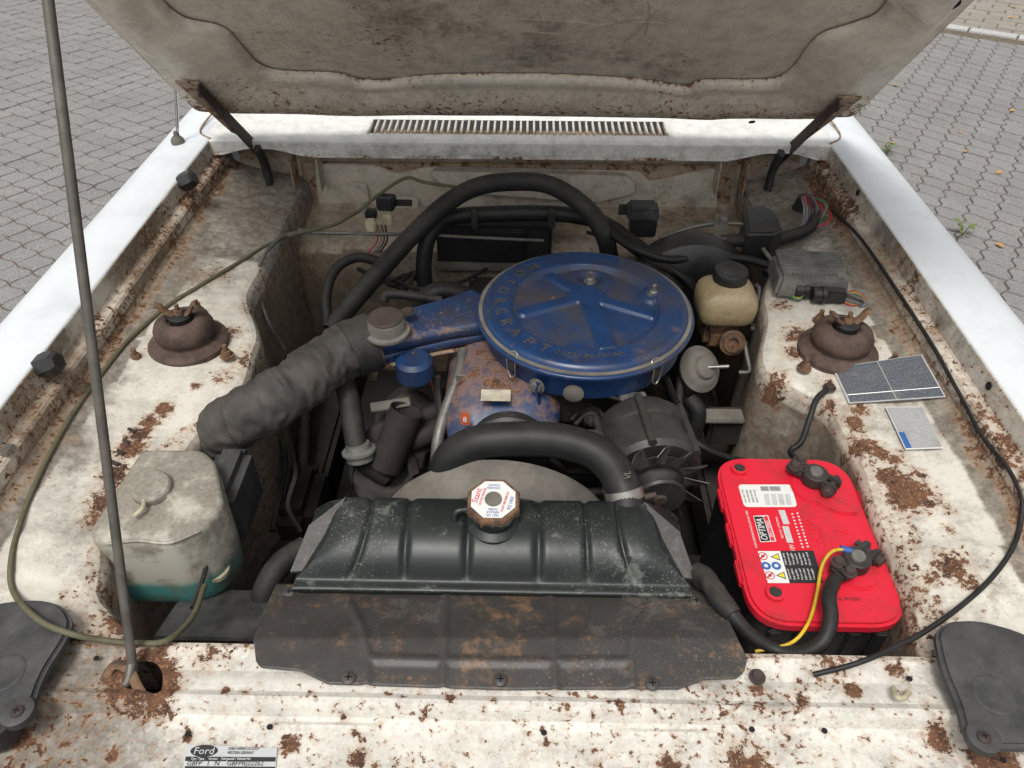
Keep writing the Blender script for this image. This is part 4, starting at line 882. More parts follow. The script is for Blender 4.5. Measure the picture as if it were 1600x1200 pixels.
# ============================================================ BATTERY
BZ = .800
bat = thing('battery', 'red-topped car battery with black case and two cable clamps', 'battery', P(1265, 850, z=.60))
bc4 = [P(1124, 713, z=BZ), P(1322, 713, z=BZ), P(1406, 974, z=BZ), P(1166, 974, z=BZ)]
bx0, bx1 = (bc4[0].x+bc4[3].x)/2, (bc4[1].x+bc4[2].x)/2; by0, by1 = bc4[3].y, bc4[0].y; bx1 += .006
def brect(x0, x1, y0, y1, z, r, n=8): return roundpoly([Vector((x0, y0, z)), Vector((x1, y0, z)), Vector((x1, y1, z)), Vector((x0, y1, z))], r, n)
blid = prism('lid', brect(bx0, bx1, by0, by1, BZ, .048), .014, 'red', bat, .004, 4)
bcase = prism('case', brect(bx0+.005, bx1-.005, by0+.005, by1-.005, BZ-.014, .044), .18, 'black', bat)
prism('case_rim', brect(bx0+.002, bx1-.002, by0+.002, by1-.002, BZ-.0145, .046), .005, 'black', bat, .001)
for t in (.28, .50, .72):
    for s, xx in ((-1, bx0), (1, bx1)): box('edge_rib', (xx+s*.0012, by0+(by1-by0)*t, BZ-.008), (.005, .036, .012), 'red', blid, .002)
for i in range(5): box('case_rib', (bx0+.03+(bx1-bx0-.06)*i/4, by0+.004, .71), (.016, .006, .14), 'black', bcase, .002)
def onb(px, py, dz=.0): q = P(px, py, z=BZ+dz); return q
for q in ((1155, 733), (1211, 927)):
    c = onb(*q, .003); v = lathe('vent_plug', [(.011, -.003), (.011, .003), (.0075, .0035), (.0075, .0015), (0, .0015)], c, UP, 'red', blid, 20); lathe('vent_core', [(.0075, .0015), (.0075, .0022), (0, .0022)], c, UP, 'black', v, 16)
for q, pk in (((1270, 762), 1), ((1335, 890), 0)):
    c = onb(*q); prism('terminal_boss', [c+Vector((.030*math.cos(2*math.pi*i/28), .030*math.sin(2*math.pi*i/28), .0035)) for i in range(28)], .004, 'red', blid, .002)
prism('raised_panel', roundpoly([onb(1298, 760, .004), onb(1327, 745, .004), onb(1345, 802, .004), onb(1316, 802, .004), onb(1275, 785, .004)], .006), .005, 'red', blid, .002)
prism('raised_panel', roundpoly([onb(1325, 852, .004), onb(1365, 850, .004), onb(1381, 886, .004), onb(1355, 888, .004)], .006), .005, 'red', blid, .002)
prism('minus_mark', [onb(*q, .0046) for q in ((1308, 790), (1318, 790), (1318, 793), (1308, 793))], .001, 'redink', blid)
# printed labels, reading along the car; BR = reading direction, BU = letter tops
BR, BU = Vector((0, 1, 0)), Vector((-1, 0, 0))
def label(name, pix, mat, dz): return quad(name, [onb(*q, dz) for q in pix], mat, blid)
L1 = prism('white_label', roundpoly([onb(*q, .0006) for q in ((1153, 757), (1236, 757), (1246, 792), (1163, 792))], .006), .0004, 'white', blid)
L2 = label('red_label', ((1164, 793), (1246, 793), (1270, 860), (1184, 860)), 'redlabel', .0006)
L3 = label('warning_label', ((1184, 861), (1219, 861), (1234, 911), (1200, 911)), 'white', .0006)
L4 = label('small_print_label', ((1219, 861), (1271, 860), (1287, 911), (1234, 911)), 'ink', .0006)
def bt(s, px, py, size, mat, w=None, dz=.0009, par=None, sl=0): text('lettering', s, onb(px, py, dz), BR, BU, size, mat, par or blid, .0001, w, slant=sl)
bt('HIGH-PERFORMANCE AGM BATTERY', 1174, 826, .004, 'white', .060); o_ = label('logo_panel', ((1177, 806), (1200, 805), (1213, 846), (1188, 847)), 'white', .0008); label('logo_black', ((1178, 807), (1192, 807), (1204, 845), (1189, 846)), 'ink', .0010)
bt('OPTIMA', 1191, 827, .0125, 'white', .034, .0012, sl=.15); label('logo_red', ((1193, 807), (1199, 806), (1211, 845), (1205, 845)), 'redink', .0010); bt('BATTERIES', 1202, 826, .005, 'white', .026, .0012)
bt('REDTOP  STARTING', 1218, 824, .0036, 'white', .034); label('value_box', ((1216, 797), (1226, 797), (1234, 819), (1224, 819)), 'smallwhite', .0009); label('value_box', ((1222, 822), (1232, 822), (1240, 848), (1230, 848)), 'smallwhite', .0009); bt('12V', 1238, 856, .008, 'white', .009)
for i in range(11):
    for k in (0, 1): lathe('dot', [(.0013, 0), (.0013, .0001)], onb(1238+8*k+1.55*i*1.05, 803+k*-1+5.2*i, .0008), UP, 'white', L2, 8)
for i, tx in enumerate(('DO NOT TIP', 'NON-SPILLABLE', 'SEALED BATTERY', 'RECYCLE')): bt(tx, 1163+6*i, 775, .0036, 'ink', .022, .0008)
for i in range(22): 
    if random.random() < .8: label('bar', tuple((1188+i*1.4+a, b) for a, b in ((0, 760), (.8, 760), (2.3, 767), (1.5, 767))), 'ink', .0008)
for i in range(4): label('value_box', tuple((1193+i*11+a, b) for a, b in ((0, 772), (8, 772), (11.5, 789), (3.5, 789))), 'smallwhite', .0008)
for (px, py, m_) in ((1192, 869, 'redink'), (1197, 884, 'blueink'), (1203, 899, 'redink'), (1213, 884, 'blueink')):
    c = onb(px, py, .0009); lathe('warning_sign', [(.0058, 0), (.0058, .0001)] if m_ == 'blueink' else [(.0058, 0), (.0058, .0001), (.0046, .0001), (.0046, 0)], c, UP, m_, L3, 20)
    if m_ == 'redink': quad('sign_bar', [c+Vector(q) for q in ((-.0045, -.003, .0001), (-.0035, -.0045, .0001), (.0045, .003, .0001), (.0035, .0045, .0001))], 'redink', L3); lathe('sign_figure', [(.0022, 0), (.0022, .00005)], c, UP, 'ink', L3, 8)
    else: lathe('sign_figure', [(.0026, 0.0001), (.0026, .0002)], c, UP, 'white', L3, 7)
for (px, py) in ((1210, 870), (1219, 899)):
    c = onb(px, py, .0009); quad('warning_triangle', [c+Vector(q) for q in ((.006, -.0055, 0), (.006, .0055, 0), (-.005, 0, 0))], 'ink', L3); quad('triangle_fill', [c+Vector(q) for q in ((.005, -.0038, .0002), (.005, .0038, .0002), (-.003, 0, .0002))], 'yellowink', L3)
for j in range(2):
    for i in range(7): bt(('Follow safety', 'Explosive gas', 'Wear goggles', 'Corrosive acid', 'Keep children', 'No open flame', 'First aid')[(i+3*j) % 7], 1226+6.2*i+j*7, 873+j*24, .0036, 'white', random.uniform(.014, .019), .0008)
bt('OPTIMA', 1270, 832, .016, 'redlabel', .044, .0004, sl=.1); bt('BATTERIES', 1284, 838, .006, 'redlabel', .030, .0004); bt('6', 1318, 830, .020, 'redlabel', None, .0004); text('lettering', 'U.S. PATENT', onb(1325, 936, .0006), (1, 0, 0), (0, 1, 0), .006, 'brown', blid, .0001, .03)
# clamps
def clamp(px, py, ang, dark, nm, lab):
    c = onb(px, py, .004); m_ = Matrix.Rotation(R(ang), 3, 'Z'); t = thing(nm, lab, 'clamp', c, 'battery clamps'); V = lambda x, y, z: c+m_ @ Vector((x, y, z))
    lathe('post', [(.0095, 0), (.009, .020), (.008, .0215), (0, .0215)], c, UP, 'steel', t, 24); lathe('ring', [(.0095, .003), (.0165, .003), (.0165, .017), (.015, .0185), (.0098, .0185)], c, UP, dark, t, 28)
    for s in (-1, 1): box('jaw', V(.022, s*.0075, .010), (.022, .009, .014), dark, t, .002, rot=m_)
    tube('pinch_bolt', [V(.024, -.018, .010), V(.024, .018, .010)], .0042, 'brown', t, 8); bolt('pinch_nut', V(.024, -.013, .010), m_ @ Vector((0, -1, 0)), .0065, .007, 'brown', t)
    box('cable_saddle', V(-.024, 0, .010), (.026, .024, .012), dark, t, .003, rot=m_)
    for s in (-1, 1): bolt('saddle_bolt', V(-.026, s*.008, .016), UP, .0062, .008, 'brown', t)
    return t
clamp(1270, 752, -40, 'darkiron', 'battery_clamp', 'dark lead clamp on the rear battery post, near the strut tower'); clamp(1334, 884, 35, 'altern', 'battery_clamp', 'grey lead clamp on the front battery post with yellow wire')
gc = thing('battery_cable', 'thick black battery cable with taped end running to the front clamp', 'cable', P(1200, 990, z=.76))
tube('cable', [P(1095, 900, z=.80), P(1118, 925, z=.812), P(1140, 955, z=.815), P(1170, 990, z=.80), P(1210, 1015, z=.79), P(1255, 1020, z=.80), P(1287, 1000, z=.815), P(1298, 965, z=.825), P(1295, 930, z=.828), P(1305, 905, z=.815)], .0085, 'rubbernew', gc, 16)
tube('taped_end', [P(1090, 895, z=.80), P(1112, 917, z=.812), P(1128, 940, z=.8155), P(1145, 962, z=.8135)], lambda t: .0125-.002*t, 'rubber', gc, 20, rough=.2)
yw = tag(tube('yellow_wire', [P(1322, 858, z=.822), P(1300, 862, z=.828), P(1284, 885, z=.820), P(1276, 930, z=.812), P(1262, 975, z=.808), P(1235, 1005, z=.800), P(1180, 1018, z=.79)], .0021, 'yellow', None, 8), 'thin yellow wire draped over the red battery', 'wire'); tube('blue_crimp', [P(1313, 857, z=.823), P(1331, 861, z=.822)], .0042, 'w_blue', yw, 10)
ew = thing('earth_cable', 'short black cable bolted to the apron behind the battery', 'cable', P(1295, 606, z=.83)); tube('cable', [P(1290, 610, z=.842), P(1275, 625, z=.84), P(1265, 655, z=.825), P(1252, 690, z=.80), P(1235, 706, z=.79), P(1255, 725, z=.81)], .0043, 'rubbernew', ew, 10); lathe('eyelet', [(.009, 0), (.009, .002)], P(1296, 606, z=.840), UP, 'steel', ew, 16); bolt('eyelet_bolt', P(1296, 606, z=.842), UP, .0065, .006, 'brown', ew)
# ============================================================ WASHER BOTTLE
wt = [P(222, 703, z=.842), P(318, 703, z=.842), P(338, 722, z=.840), P(352, 790, z=.838), P(316, 832, z=.838), P(268, 852, z=.838), P(150, 852, z=.836), P(138, 832, z=.838)]
wash = thing('washer_bottle', 'dirty white plastic washer bottle with turquoise fluid', 'bottle', P(250, 900, z=.70))
ctr_ = sum(wt, Vector())/len(wt); top_ = roundpoly(wt, .012, 4); rows = []
for s, dz in ((.0, .004), (.5, .004), (.90, .003), (.965, .0015), (.992, -.003), (1.0, -.010), (1.0, -.05), (.99, -.10), (.975, -.118), (.93, -.125)):
    rows.append([Vector((ctr_.x+(p.x-ctr_.x)*s, ctr_.y+(p.y-ctr_.y)*s, p.z+dz + .0015*mnoise.noise(p*30))) for p in top_+[top_[0]]])
body_ = grid('bottle_body', rows, 'washer', wash)
c = P(238, 765, z=.846); cp2 = lathe('cap', [(.023, -.004), (.0245, 0), (.0245, .008), (.022, .011), (.012, .0115), (.0, .010)], c, Vector((.05, -.1, 1)), 'washer', wash, 28); tube('cap_strap', [c+Vector((0, -.022, .006)), c+Vector((.002, -.034, .004)), c+Vector((-.004, -.046, .003))], .003, 'cream', wash, 8)
tube('mould_seam', [P(165, 850, z=.838), P(215, 845, z=.8415), P(265, 848, z=.8400), P(312, 830, z=.8395)], .0022, 'washer', wash, 6)
pm = thing('washer_pump', 'small grey pump plugged into the side of the washer bottle', 'pump', P(335, 870, z=.75)); lathe('pump_body', [(.014, 0), (.017, .008), (.016, .04), (.010, .046)], P(338, 885, z=.745), UP, 'cover', pm, 20); lathe('pump_collar', [(.018, 0), (.018, .006)], P(338, 893, z=.742), UP, 'cream', pm, 20)
tube('pump_lead', [P(333, 803, z=.81), P(330, 840, z=.80), P(318, 900, z=.77), P(300, 950, z=.77)], .003, 'rubber', pm, 7)
box('bottle_bracket', P(362, 775, z=.76), (.05, .11, .10), 'cover', car, .012); box('support_panel', P(350, 960, z=.72), (.14, .10, .006), 'cover', car, .003, rot=Matrix.Rotation(R(-20), 3, 'X'))
tag(tube('lower_hose', [P(478, 855, z=.74), P(440, 880, z=.74), P(415, 920, z=.72), P(402, 985, z=.66)], .016, 'rubber', None, 14), 'bent black hose leaving the radiator end toward the washer bottle', 'hose')
# ============================================================ BRAKE FLUID RESERVOIR, BOOSTER
bo = tag(lathe('brake_booster', [(.05, -.05), (.10, -.045), (.118, -.03), (.122, 0), (.118, .02), (.10, .05), (.05, .055)], (P(1075, 460, z=.76).x, 1.24, .755), (0, 1, 0), 'black', None, 48), 'large round black brake booster behind the fluid reservoir', 'booster')
bcr = P(1135, 470, z=.84); br = thing('brake_master_cylinder', 'yellowed brake fluid reservoir with black cap on rusty cylinder', 'brake cylinder', (bcr.x, bcr.y, .74)); rows = []
for z, sx_, sy_ in ((-.032, .60, .60), (-.031, .84, .84), (-.024, .96, .96), (-.008, 1, 1), (.006, 1, 1), (.016, .95, .95), (.024, .82, .84), (.031, .60, .64), (.033, .0, .0)):
    rows.append([bcr+Vector((math.copysign(abs(math.cos(th))**.42, math.cos(th))*.049*sx_, math.copysign(abs(math.sin(th))**.42, math.sin(th))*.044*sy_+.006, z)) for th in [2*math.pi*j/40 for j in range(41)]])
grid('reservoir', rows, 'resv', br); cz = P(1140, 436, z=.872)
lathe('reservoir_cap', [(.026, -.004), (.028, 0), (.028, .016), (.0265, .0185), (.018, .0195), (.016, .0185), (0, .0185)], cz, UP, 'black', br, 48, wob=lambda th: 1+.03*(math.cos(24*th) > 0))
mc = P(1125, 520, z=.775); box('cylinder_body', mc+Vector((0, .02, 0)), (.062, .085, .042), 'rust', br, .010); lathe('end_boss', [(.022, 0), (.022, .012), (.017, .014), (.016, .017), (.010, .018), (.008, .012), (0, .012)], mc+Vector((.014, -.024, 0)), (0, -1, .45), 'rust', br, 28); box('neck', mc+Vector((-.006, .012, .025)), (.045, .05, .03), 'rust', br, .006)
for i, pp in enumerate(([(1172, 512, .775), (1192, 512, .775), (1204, 498, .785), (1214, 455, .81), (1212, 420, .835), (1190, 385, .855), (1178, 360, .865), (1160, 350, .865), (1095, 352, .86), (1030, 372, .84)], [(1160, 500, .785), (1176, 490, .795), (1185, 465, .81), (1186, 450, .82), (1180, 445, .825)], [(1163, 535, .77), (1168, 560, .755), (1171, 580, .74), (1155, 582, .735)])): 
    tube('brake_pipe', [P(*q[:2], z=q[2]) for q in pp], .0042, 'pipe', br, 8)
lathe('pipe_nut', [(.007, 0), (.007, .012)], P(1172, 512, z=.775), (1, 0, 0), 'steel', br, 6, sharp=20); lathe('pipe_nut', [(.007, 0), (.007, .012)], P(1162, 533, z=.77), (0, -.5, -1), 'steel', br, 6, sharp=20)
# ============================================================ FIREWALL FITTINGS
ic = P(1267, 415, z=.885); ig = thing('ignition_module', 'finned grey cast module box on the apron beside the fluid reservoir', 'control box', ic-UP*.05); rotm = Matrix.Rotation(R(-4), 3, 'Z')
box('module_case', ic-UP*.020, (.120, .085, .042), 'alu', ig, .006, rot=rotm, taper=.93)
for i in range(9): box('fin', ic+rotm @ Vector((0, .036-.0066*i, .0035)), (.106, .0030, .007), 'alu', ig, .0008, rot=rotm)
text('cast_lettering', 'Motorcraft', ic+rotm @ Vector((0, -.031, .0014)), (1, 0, 0), (0, 1, 0), .014, 'dusty', ig, .0010, .075)
pc = P(1285, 462, z=.855); pg = thing('wiring_plug', 'pair of black connector plugs with coloured wires beside the strut mount', 'connector', pc)
for d, s in ((Vector((-.012, .010, .004)), 1), (Vector((.012, -.006, .006)), 1)): box('plug', pc+d, (.044, .020, .022), 'black', pg, .003, rot=Matrix.Rotation(R(-8), 3, 'Z')); lathe('plug_sleeve', [(.012, 0), (.012, .014), (.014, .014), (.014, .020)], pc+d+Vector((-.032, 0, 0)), (1, 0, 0), 'black', pg, 16)
for i, m_ in enumerate(('w_red', 'w_yellow', 'w_green', 'w_brown', 'w_purple', 'w_grey')):
    tube('wire', [pc+Vector((.030, -.002+.002*i, .006)), P(1335+3*i, 455+3*i, z=.86), P(1352-i, 468+2*i, z=.856), P(1335, 478-i, z=.85), P(1310, 470-i, z=.85)], .0016, m_, pg, 6); 
    if i < 4: tube('wire', [pc+Vector((-.03, .004-.002*i, .002)), P(1248, 468-2*i, z=.85), P(1228, 460-2*i, z=.848), P(1214, 455-i, z=.84)], .0016, m_ if i % 2 else 'w_green', pg, 6)
for m_, dx in (('w_red', 0), ('w_yellow', -5)): tube('wire', [pc+Vector((.006, 0, .014)), P(1312+dx, 435, z=.875), P(1300+dx, 424, z=.878), P(1294+dx, 432, z=.872)], .0016, m_, pg, 6)
hcx = P(1258, 325, z=.845); hg = thing('wiring_loom', 'bundle of red, green and grey wires fanning from a round grommet', 'wiring', hcx); lathe('grommet', [(.026, -.002), (.022, .006), (.019, .022), (.012, .022)], hcx, UP, 'rubber', hg, 20)
for i in range(16):
    m_ = ('w_red', 'w_grey', 'w_green', 'w_grey', 'w_red', 'w_brown', 'w_green', 'w_purple')[i % 8]; a = random.uniform(-10, 16)
    tube('wire', [hcx+Vector((random.uniform(-.01, .01), random.uniform(-.01, .01), .018)), P(1262+a, 305+abs(a)*.4, z=.885+random.uniform(0, .012)), P(1270+a*1.5, 325+random.uniform(-4, 6), z=.885), P(1262+a, 350, z=.868), P(1246+a*.4, 368, z=.850)], .0018, m_, hg, 6, 6)
tube('wire', [P(1275, 312, z=.885), P(1298, 335, z=.88), P(1290, 350, z=.87), P(1262, 356, z=.862)], .002, 'w_red', hg, 6)
tag(tube('taped_harness', [P(1275, 335, z=.875), P(1262, 358, z=.862), P(1230, 370, z=.858), P(1190, 378, z=.858), P(1140, 376, z=.858), P(1085, 384, z=.85), P(1045, 400, z=.83)], .011, 'rubber', None, 14, rough=.12), 'black taped wiring harness crossing behind the brake reservoir', 'harness')
def pixbox(name, lab, cat, top, d, z, mat, bev=.004):
    return tag(prism(name, [P(a, b, z=z) for a, b in top], d, mat, None, bev, 3), lab, cat)
pixbox('motor_cover', 'faceted black plastic cover in the corner below the hinge', 'cover', [(1163, 326), (1192, 318), (1212, 330), (1224, 358), (1210, 365), (1168, 365)], .055, .885, 'black', .005)
wb = pixbox('wiper_bracket', 'pale metal bracket with clip beside the black corner cover', 'bracket', [(1117, 333), (1138, 333), (1136, 372), (1114, 373)], .003, .868, 'dusty', .0005); box('pipe_clip', P(1130, 345, z=.872), (.014, .012, .012), 'steel', wb, .002)
rly = thing('voltage_regulator', 'black boxed relay with cap on the firewall behind the air cleaner', 'relay', P(1000, 345, z=.80)); rc_ = P(1004, 328, z=.882); box('relay_cap', rc_, (.062, .045, .026), 'blackdust', rly, .005, taper=.9); box('relay_base', rc_+Vector((.004, .004, -.030)), (.050, .035, .045), 'black', rly, .003); box('relay_bracket', rc_+Vector((-.034, .012, -.006)), (.020, .004, .022), 'darkiron', rly, .001)
fr = thing('fuse_relay', 'small square black relay with cream plugs below the firewall plate', 'relay', P(600, 330, z=.80)); fc = P(604, 316, z=.872); box('relay_cube', fc, (.034, .030, .026), 'black', fr, .003, rot=Matrix.Rotation(R(-8), 3, 'Z'))
box('relay_strap', fc+Vector((.032, .006, -.004)), (.034, .003, .014), 'darkiron', fr, .001)
for px, py in ((606, 343), (580, 352)): box('cream_plug', P(px, py, z=.845), (.020, .018, .024), 'cream', fr, .003)
box('dark_plug', P(580, 334, z=.855), (.022, .02, .018), 'black', fr, .003)
for i, m_ in enumerate(('w_red', 'w_grey', 'w_brown', 'rubber')): tube('lead', [P(584+6*i, 352, z=.84), P(590+5*i, 375, z=.82), P(575+6*i, 395, z=.80)], .002, m_, fr, 6)
hb_ = thing('heater_box', 'black heater box with flaking foam on the bulkhead', 'heater', (P(770, 380, z=.8).x, 1.40, .70)); hx = P(770, 385, z=.80).x
box('box_body', (hx, 1.405, .765), (.235, .07, .10), 'block', hb_, .006); box('flange_plate', (hx+.01, 1.365, .775), (.11, .01, .075), 'black', hb_, .004); box('foam_strip', (hx-.02, 1.366, .725), (.21, .016, .02), 'dusty', hb_, .006)
for px in (742, 862): box('hose_clip', P(px, 340, z=.855), (.014, .034, .034), 'darkiron', hb_, .003)
tag(tube('control_rod', [P(520, 365, z=.835), P(640, 366, z=.835), P(760, 372, z=.83), P(850, 376, z=.825)], .003, 'pipe', None, 7), 'thin straight rod running across the bulkhead', 'rod')
# hoses and lines
def hose_(name, lab, cat, pts, r, mat, **kw): return tag(tube(name, [P(a, b, z=z) if z else PS(a, b, r*.8) for a, b, z in pts], r, mat, None, kw.get('n', 16), kw.get('seg', 8), rough=kw.get('rough', 0)), lab, cat)
hose_('heater_hose', 'long dusty black hose arching high over the bulkhead', 'hose', [(520, 512, .74), (545, 480, .77), (590, 428, .81), (640, 372, .855), (695, 320, .895), (745, 292, .912), (800, 284, .918), (855, 288, .918), (900, 312, .905), (930, 342, .882), (946, 372, .85), (952, 400, .80)], .0175, 'rubber')
hose_('heater_hose', 'black hose clipped along the heater box behind the arch', 'hose', [(668, 470, .72), (662, 415, .79), (672, 365, .845), (705, 340, .855), (780, 334, .858), (870, 334, .858), (935, 346, .85), (985, 378, .842), (1030, 415, .825), (1060, 455, .79)], .0155, 'rubbernew')
hose_('vacuum_line', 'thin black hose curling beside the arched hose near the snorkel', 'hose', [(512, 510, .73), (510, 460, .77), (525, 420, .80), (560, 402, .81), (600, 412, .80)], .0095, 'rubber')
hose_('breather_hose', 'short black elbow hose behind the snorkel', 'hose', [(600, 470, .84), (607, 460, .85), (640, 462, .85), (690, 470, .84)], .0075, 'rubber'); hose_('breather_hose', 'fat black elbow beside the rear rim of the air cleaner', 'hose', [(655, 480, .79), (672, 462, .815), (700, 455, .82), (745, 470, .80)], .018, 'rubbernew')
hose_('booster_hose', 'black vacuum hose looping from the air cleaner to the booster', 'hose', [(945, 355, .865), (985, 385, .86), (1040, 405, .85), (1095, 402, .85), (1160, 404, .845), (1205, 418, .835), (1195, 428, .83)], .0075, 'rubbernew')
hose_('coolant_pipe', 'grey dusty pipe with clamped joint beside the exhaust stub', 'pipe', [(540, 600, .81), (548, 640, .79), (558, 700, .75), (570, 722, .72), (605, 745, .69)], .0165, 'rubber')
pj = P(562, 708, z=.745); tag(lathe('pipe_joint', [(.018, -.012), (.021, -.010), (.021, 0), (.026, .002), (.026, .006), (.019, .008), (.018, .016)], pj, Vector((-.15, .35, 1)), 'alu', None, 28), 'clamped metal joint ring on the grey pipe', 'clamp')
hose_('washer_hose', 'mossy yellow-green tube lying along the apron round the washer bottle', 'hose', [(560, 330, .85), (520, 352, .846), (460, 366, .846), (420, 384, 0), (380, 408, 0), (340, 432, 0), (300, 456, 0), (265, 478, 0), (230, 507, 0), (200, 535, 0), (165, 578, 0), (120, 640, 0), (85, 700, 0), (60, 750, 0), (38, 805, 0), (20, 870, 0), (22, 925, 0), (60, 968, .864), (110, 990, .862), (160, 1000, .845), (215, 1005, .835), (262, 1000, .83), (300, 965, .80), (320, 915, .78)], .0033, 'yellowhose', n=10)
hose_('brake_line', 'thin grey brake line dropping down the inner wall by the strut tower', 'pipe', [(620, 366, .83), (520, 364, .838), (462, 364, .845), (430, 378, .845), (405, 415, .83), (405, 450, .80), (418, 500, .76), (445, 545, .70)], .0036, 'pipe', n=8)
hose_('hood_cable', 'black release cable looping over the apron to the front panel', 'cable', [(1300, 330, 0), (1345, 375, 0), (1400, 455, 0), (1455, 540, 0), (1500, 620, 0), (1535, 685, 0), (1575, 735, 0), (1595, 780, 0), (1593, 820, 0), (1580, 860, 0), (1548, 905, 0), (1500, 948, .845), (1440, 990, .842), (1400, 1010, .842), (1340, 1036, .838), (1270, 1056, 0)], .0029, 'rubbernew', n=8)
hose_('engine_lead', 'black cable from the alternator toward the battery', 'cable', [(1075, 680, .76), (1100, 700, .75), (1140, 716, .76), (1170, 722, .78)], .005, 'rubbernew', n=8); hose_('bulkhead_cable', 'thin brown cable sagging across the firewall plate', 'cable', [(560, 330, .86), (600, 298, .89), (635, 278, .90), (665, 285, .90), (740, 296, .895)], .0035, 'yellowhose', n=7)
cb = P(476, 362, z=.842); box('pipe_clip', cb, (.028, .018, .006), 'dusty', car, .001); hose_('inner_wall_lead', 'thin dark wire hanging on the rusty inner wall', 'wire', [(455, 700, .70), (462, 740, .68), (450, 790, .66), (470, 830, .62)], .004, 'rubber', n=7)
box('starter_solenoid', P(1135, 665, z=.68), (.07, .05, .05), 'darkiron', eng, .006); box('bracket_strip', P(1125, 650, z=.72), (.075, .03, .008), 'dusty', eng, .002)
# ============================================================ HEADLIGHT COVERS, PROP ROD, PLATES
for pix, dim, scr, lab in (([(1462, 985), (1482, 969), (1530, 966), (1600, 985), (1700, 1040), (1730, 1110), (1690, 1165), (1600, 1168), (1535, 1166), (1508, 1140), (1498, 1100), (1472, 1040)], (1553, 1085), (1537, 1152), 'dark grey rubber headlight cover beside the battery corner'), ([(-120, 1040), (-80, 960), (0, 938), (62, 934), (100, 945), (113, 972), (100, 1000), (66, 1052), (48, 1105), (25, 1124), (-10, 1120), (-80, 1110)], (5, 1052), (27, 1112), 'dark grey rubber headlight cover beside the prop rod')):
    zc = .853; pts = roundpoly([P(a, b, z=zc) for a, b in pix], .02, 5); hc = tag(prism('headlight_cover', pts, .010, 'cover', None, .004, 3), lab, 'cover', 'headlight covers')
    lathe('dimple', [(.021, .0004), (.019, .0012), (.016, .0006), (.006, .0003), (0, .0003)], P(*dim, z=zc), UP, 'cover', hc, 32, sharp=80); lathe('screw_tab', [(.015, -.008), (.0155, .0015), (.011, .003), (0, .003)], P(*scr, z=zc), UP, 'cover', hc, 24); screw(P(*scr, z=zc+.003), UP, .0065, 'brown', hc)
tag(lathe('rubber_buffer_stop', [(.02, -.01), (.021, .004), (.018, .014), (0, .015)], P(-2, 1138, z=.83), UP, 'black', None, 20), 'round black rubber stop beside the headlight cover near the prop rod', 'buffer')
pb = P(208, 1048, z=.823); mid_ = CP + ray(75, 0)*.64; dirn = (mid_-pb).normalized(); tt = (H0-pb).dot(HN)/dirn.dot(HN); rod_top = pb+dirn*tt; rod = thing('prop_rod', 'long bare steel rod holding the hood up', 'prop rod', pb)
tube('rod', [pb, rod_top], .0048, 'rod', rod, 14); tube('rod_foot', [pb+dirn*.01, pb+Vector((-.002, -.012, -.002)), pb+Vector((-.014, -.020, -.008)), pb+Vector((-.020, -.032, -.010))], .0048, 'rod', rod, 12)
tube('pivot_clip', [pb+Vector((-.030, -.018, -.004)), pb+Vector((-.022, .004, .002)), pb+Vector((-.004, .000, .003)), pb+Vector((.010, -.016, .0)), pb+Vector((.024, -.030, -.004))], .005, 'rust', rod, 8, ell=.5)
tube('hook', [P(1395, 1075, z=.832), P(1400, 1088, z=.838), P(1412, 1090, z=.838), P(1420, 1080, z=.834)], .003, 'cream', car, 8); bolt('stray_bolt', P(1183, 1058, z=.824), UP, .006, .008, 'brown', car)
VZ = .8145; vp = [P(a, b, z=VZ) for a, b in ((283, 1230), (428, 1232), (433, 1169), (290, 1163))]; vin = tag(prism('identification_plate', vp, .001, 'plate', None), 'silver maker plate with black oval badge on the front panel', 'plate')
def vt(s, px, py, size, mat, w=None, al='CENTER', dz=.0004): text('plate_lettering', s, P(px, py, z=VZ+dz), (1, .02, 0), (-.02, 1, 0), size, mat, vin, .0001, w, al)
ov = P(319, 1173, z=VZ+.0003); prism('oval_badge', [ov+Vector((.0135*math.cos(2*math.pi*i/32), .0058*math.sin(2*math.pi*i/32), 0)) for i in range(32)], .0003, 'ink', vin); vt('Ford', 319, 1173.5, .0095, 'plate', .019, dz=.0006)
vt('FORD-WERKE AG KÖLN\nWESTERN GERMANY', 356, 1173, .0040, 'ink', .030, 'LEFT'); quad('black_band', [P(a, b, z=VZ+.0003) for a, b in ((289, 1189), (430, 1190), (431, 1183), (290, 1182))], 'ink', vin); vt('Typ / Type     Version    Fahrgestell / Vehicle No', 345, 1185.5, .0034, 'white', .058, dz=.0006); vt('GBFP   I   N    GBFPRJ22262', 352, 1193, .0062, 'ink', .074)
quad('black_band', [P(a, b, z=VZ+.0003) for a, b in ((288, 1204), (429, 1205), (430, 1198), (289, 1197))], 'ink', vin)
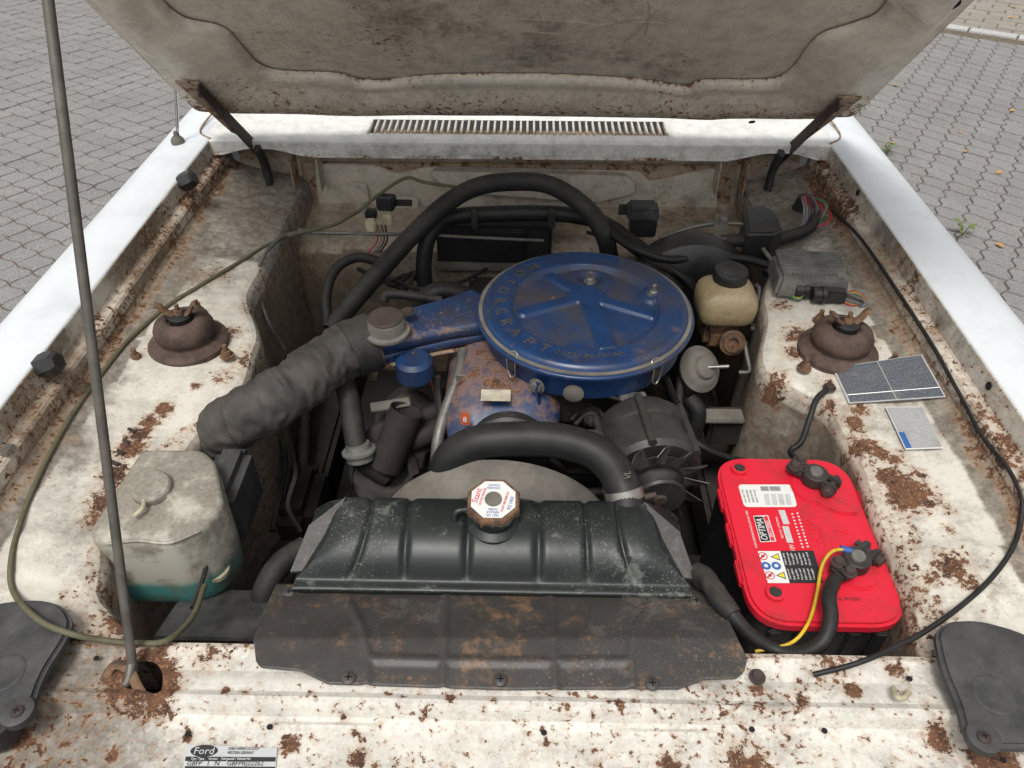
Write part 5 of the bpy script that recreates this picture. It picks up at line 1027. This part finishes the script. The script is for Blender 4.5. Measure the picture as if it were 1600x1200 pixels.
# printed plates on the battery-side apron
def apron_z(x, y): return .850
for nm, pix, mat, lab, cat, z in (('data_plate', ((1325, 634), (1476, 624), (1435, 566), (1299, 578)), 'dataplate', 'dark data plate of small print behind the strut mount', 'plate', .8475), ('service_sticker', ((1413, 706), (1472, 704), (1438, 642), (1382, 640)), 'sticker', 'worn white and blue service sticker below the data plate', 'sticker', .846)):
    q = [PS(a, b, .003) for a, b in pix]; q[2].z = q[1].z+q[3].z-q[0].z
    for k_ in q: k_.z += .002
    o = tag(prism(nm, q, .0012, 'plate' if nm == 'data_plate' else 'white', None), lab, cat); ins = [p.lerp(sum(q, Vector())/4, .035)+UP*.0006 for p in q]; quad('print_area', ins, mat, o)
    if nm == 'data_plate': tube('divider', [ins[0].lerp(ins[1], .5), ins[3].lerp(ins[2], .5)], .0006, 'plate', o, 5); tube('divider', [ins[0].lerp(ins[3], .2), ins[1].lerp(ins[2], .2)], .0006, 'plate', o, 5)
    else: quad('blue_corner', [ins[0]+UP*.0003, ins[0].lerp(ins[1], .16)+UP*.0003, ins[3].lerp(ins[2], .16).lerp(ins[0].lerp(ins[1], .16), .62)+UP*.0003, ins[3].lerp(ins[0], .62)+UP*.0003], 'blueink', o)
# old number stamp strip on the other apron
for i in range(5): box('stamped_bar', PS(205-9*i, 672+17*i), (.016, .006, .002), 'darkiron', car, .0006, rot=Matrix.Rotation(R(-25), 3, 'Z'))
# ============================================================ ANTENNA, WEEDS, LEAVES
ab = P(278, 222, z=.935); at_ = P(275, 145, z=1.03); an = thing('antenna', 'chrome car antenna on the white fender beside the hood hinge', 'antenna', ab); ad = (at_-ab).normalized()
lathe('antenna_base', [(.013, -.003), (.0135, .004), (.011, .009), (.006, .013), (.005, .022)], ab, (UP*.8+ad*.4), 'dusty', an, 24); tube('mast', [ab+ad*.02, ab+ad*.75], .0032, 'chrome', an, 10)
def leafmesh(name, c, L, W, d, tilt, mat, par):
    d = Vector((math.cos(d), math.sin(d), 0)); n_ = Vector((-d.y, d.x, 0)); rows = []
    for i in range(7):
        t = i/6; w_ = W*math.sin(math.pi*min(1, t*.92+.06))**.8; rows.append([c+d*(L*t)+n_*(w_*k)+UP*(tilt*L*math.sin(t*2.0)+.12*W*abs(k)*2) for k in (-.5, 0, .5)])
    return grid(name, rows, mat, par)
for px, py, n, L, lab in ((1385, 241, 8, .032, 'small leafy green weed growing against the fender by the hinge'), (1503, 368, 5, .042, 'yellow-green weed with broad leaves between the pavers')):
    g = P(px, py, z=0); wd = thing('weed', lab, 'weed', g, 'weeds in the paving joints')
    for i in range(n):
        a = 2*math.pi*i/n+random.uniform(-.3, .3); base = g+UP*random.uniform(.005, .03); tube('stem', [g, base+Vector((math.cos(a)*.012, math.sin(a)*.012, .012))], .0015, 'leaf', wd, 5, 3); leafmesh('leaf', base+Vector((math.cos(a)*.012, math.sin(a)*.012, .012)), L*random.uniform(.7, 1.1), L*.55, a, random.uniform(.1, .5), 'leaf', wd)
for i, (px, py, s) in enumerate(((1578, 174, .035), (1558, 272, .035), (1567, 387, .035), (1403, 134, .03), (1575, 28, .05), (1390, 222, .03), (1505, 237, .025), (1582, 10, .05), (1502, 208, .02))):
    g = P(px, py, z=.003); o = leafmesh('dry_leaf', g, s*.95, s*.65, random.uniform(0, 6), .15, 'dryleaf', None); tag(o, 'dry leaf on the tan brick path beyond the kerb' if i in (4, 7) else 'dry leaf beside the small green weed by the fender' if i == 5 else 'dry orange leaf lying on the grey pavers', 'leaf', 'dry leaves on the brick path' if i in (4, 7) else 'dry leaves on the pavement')
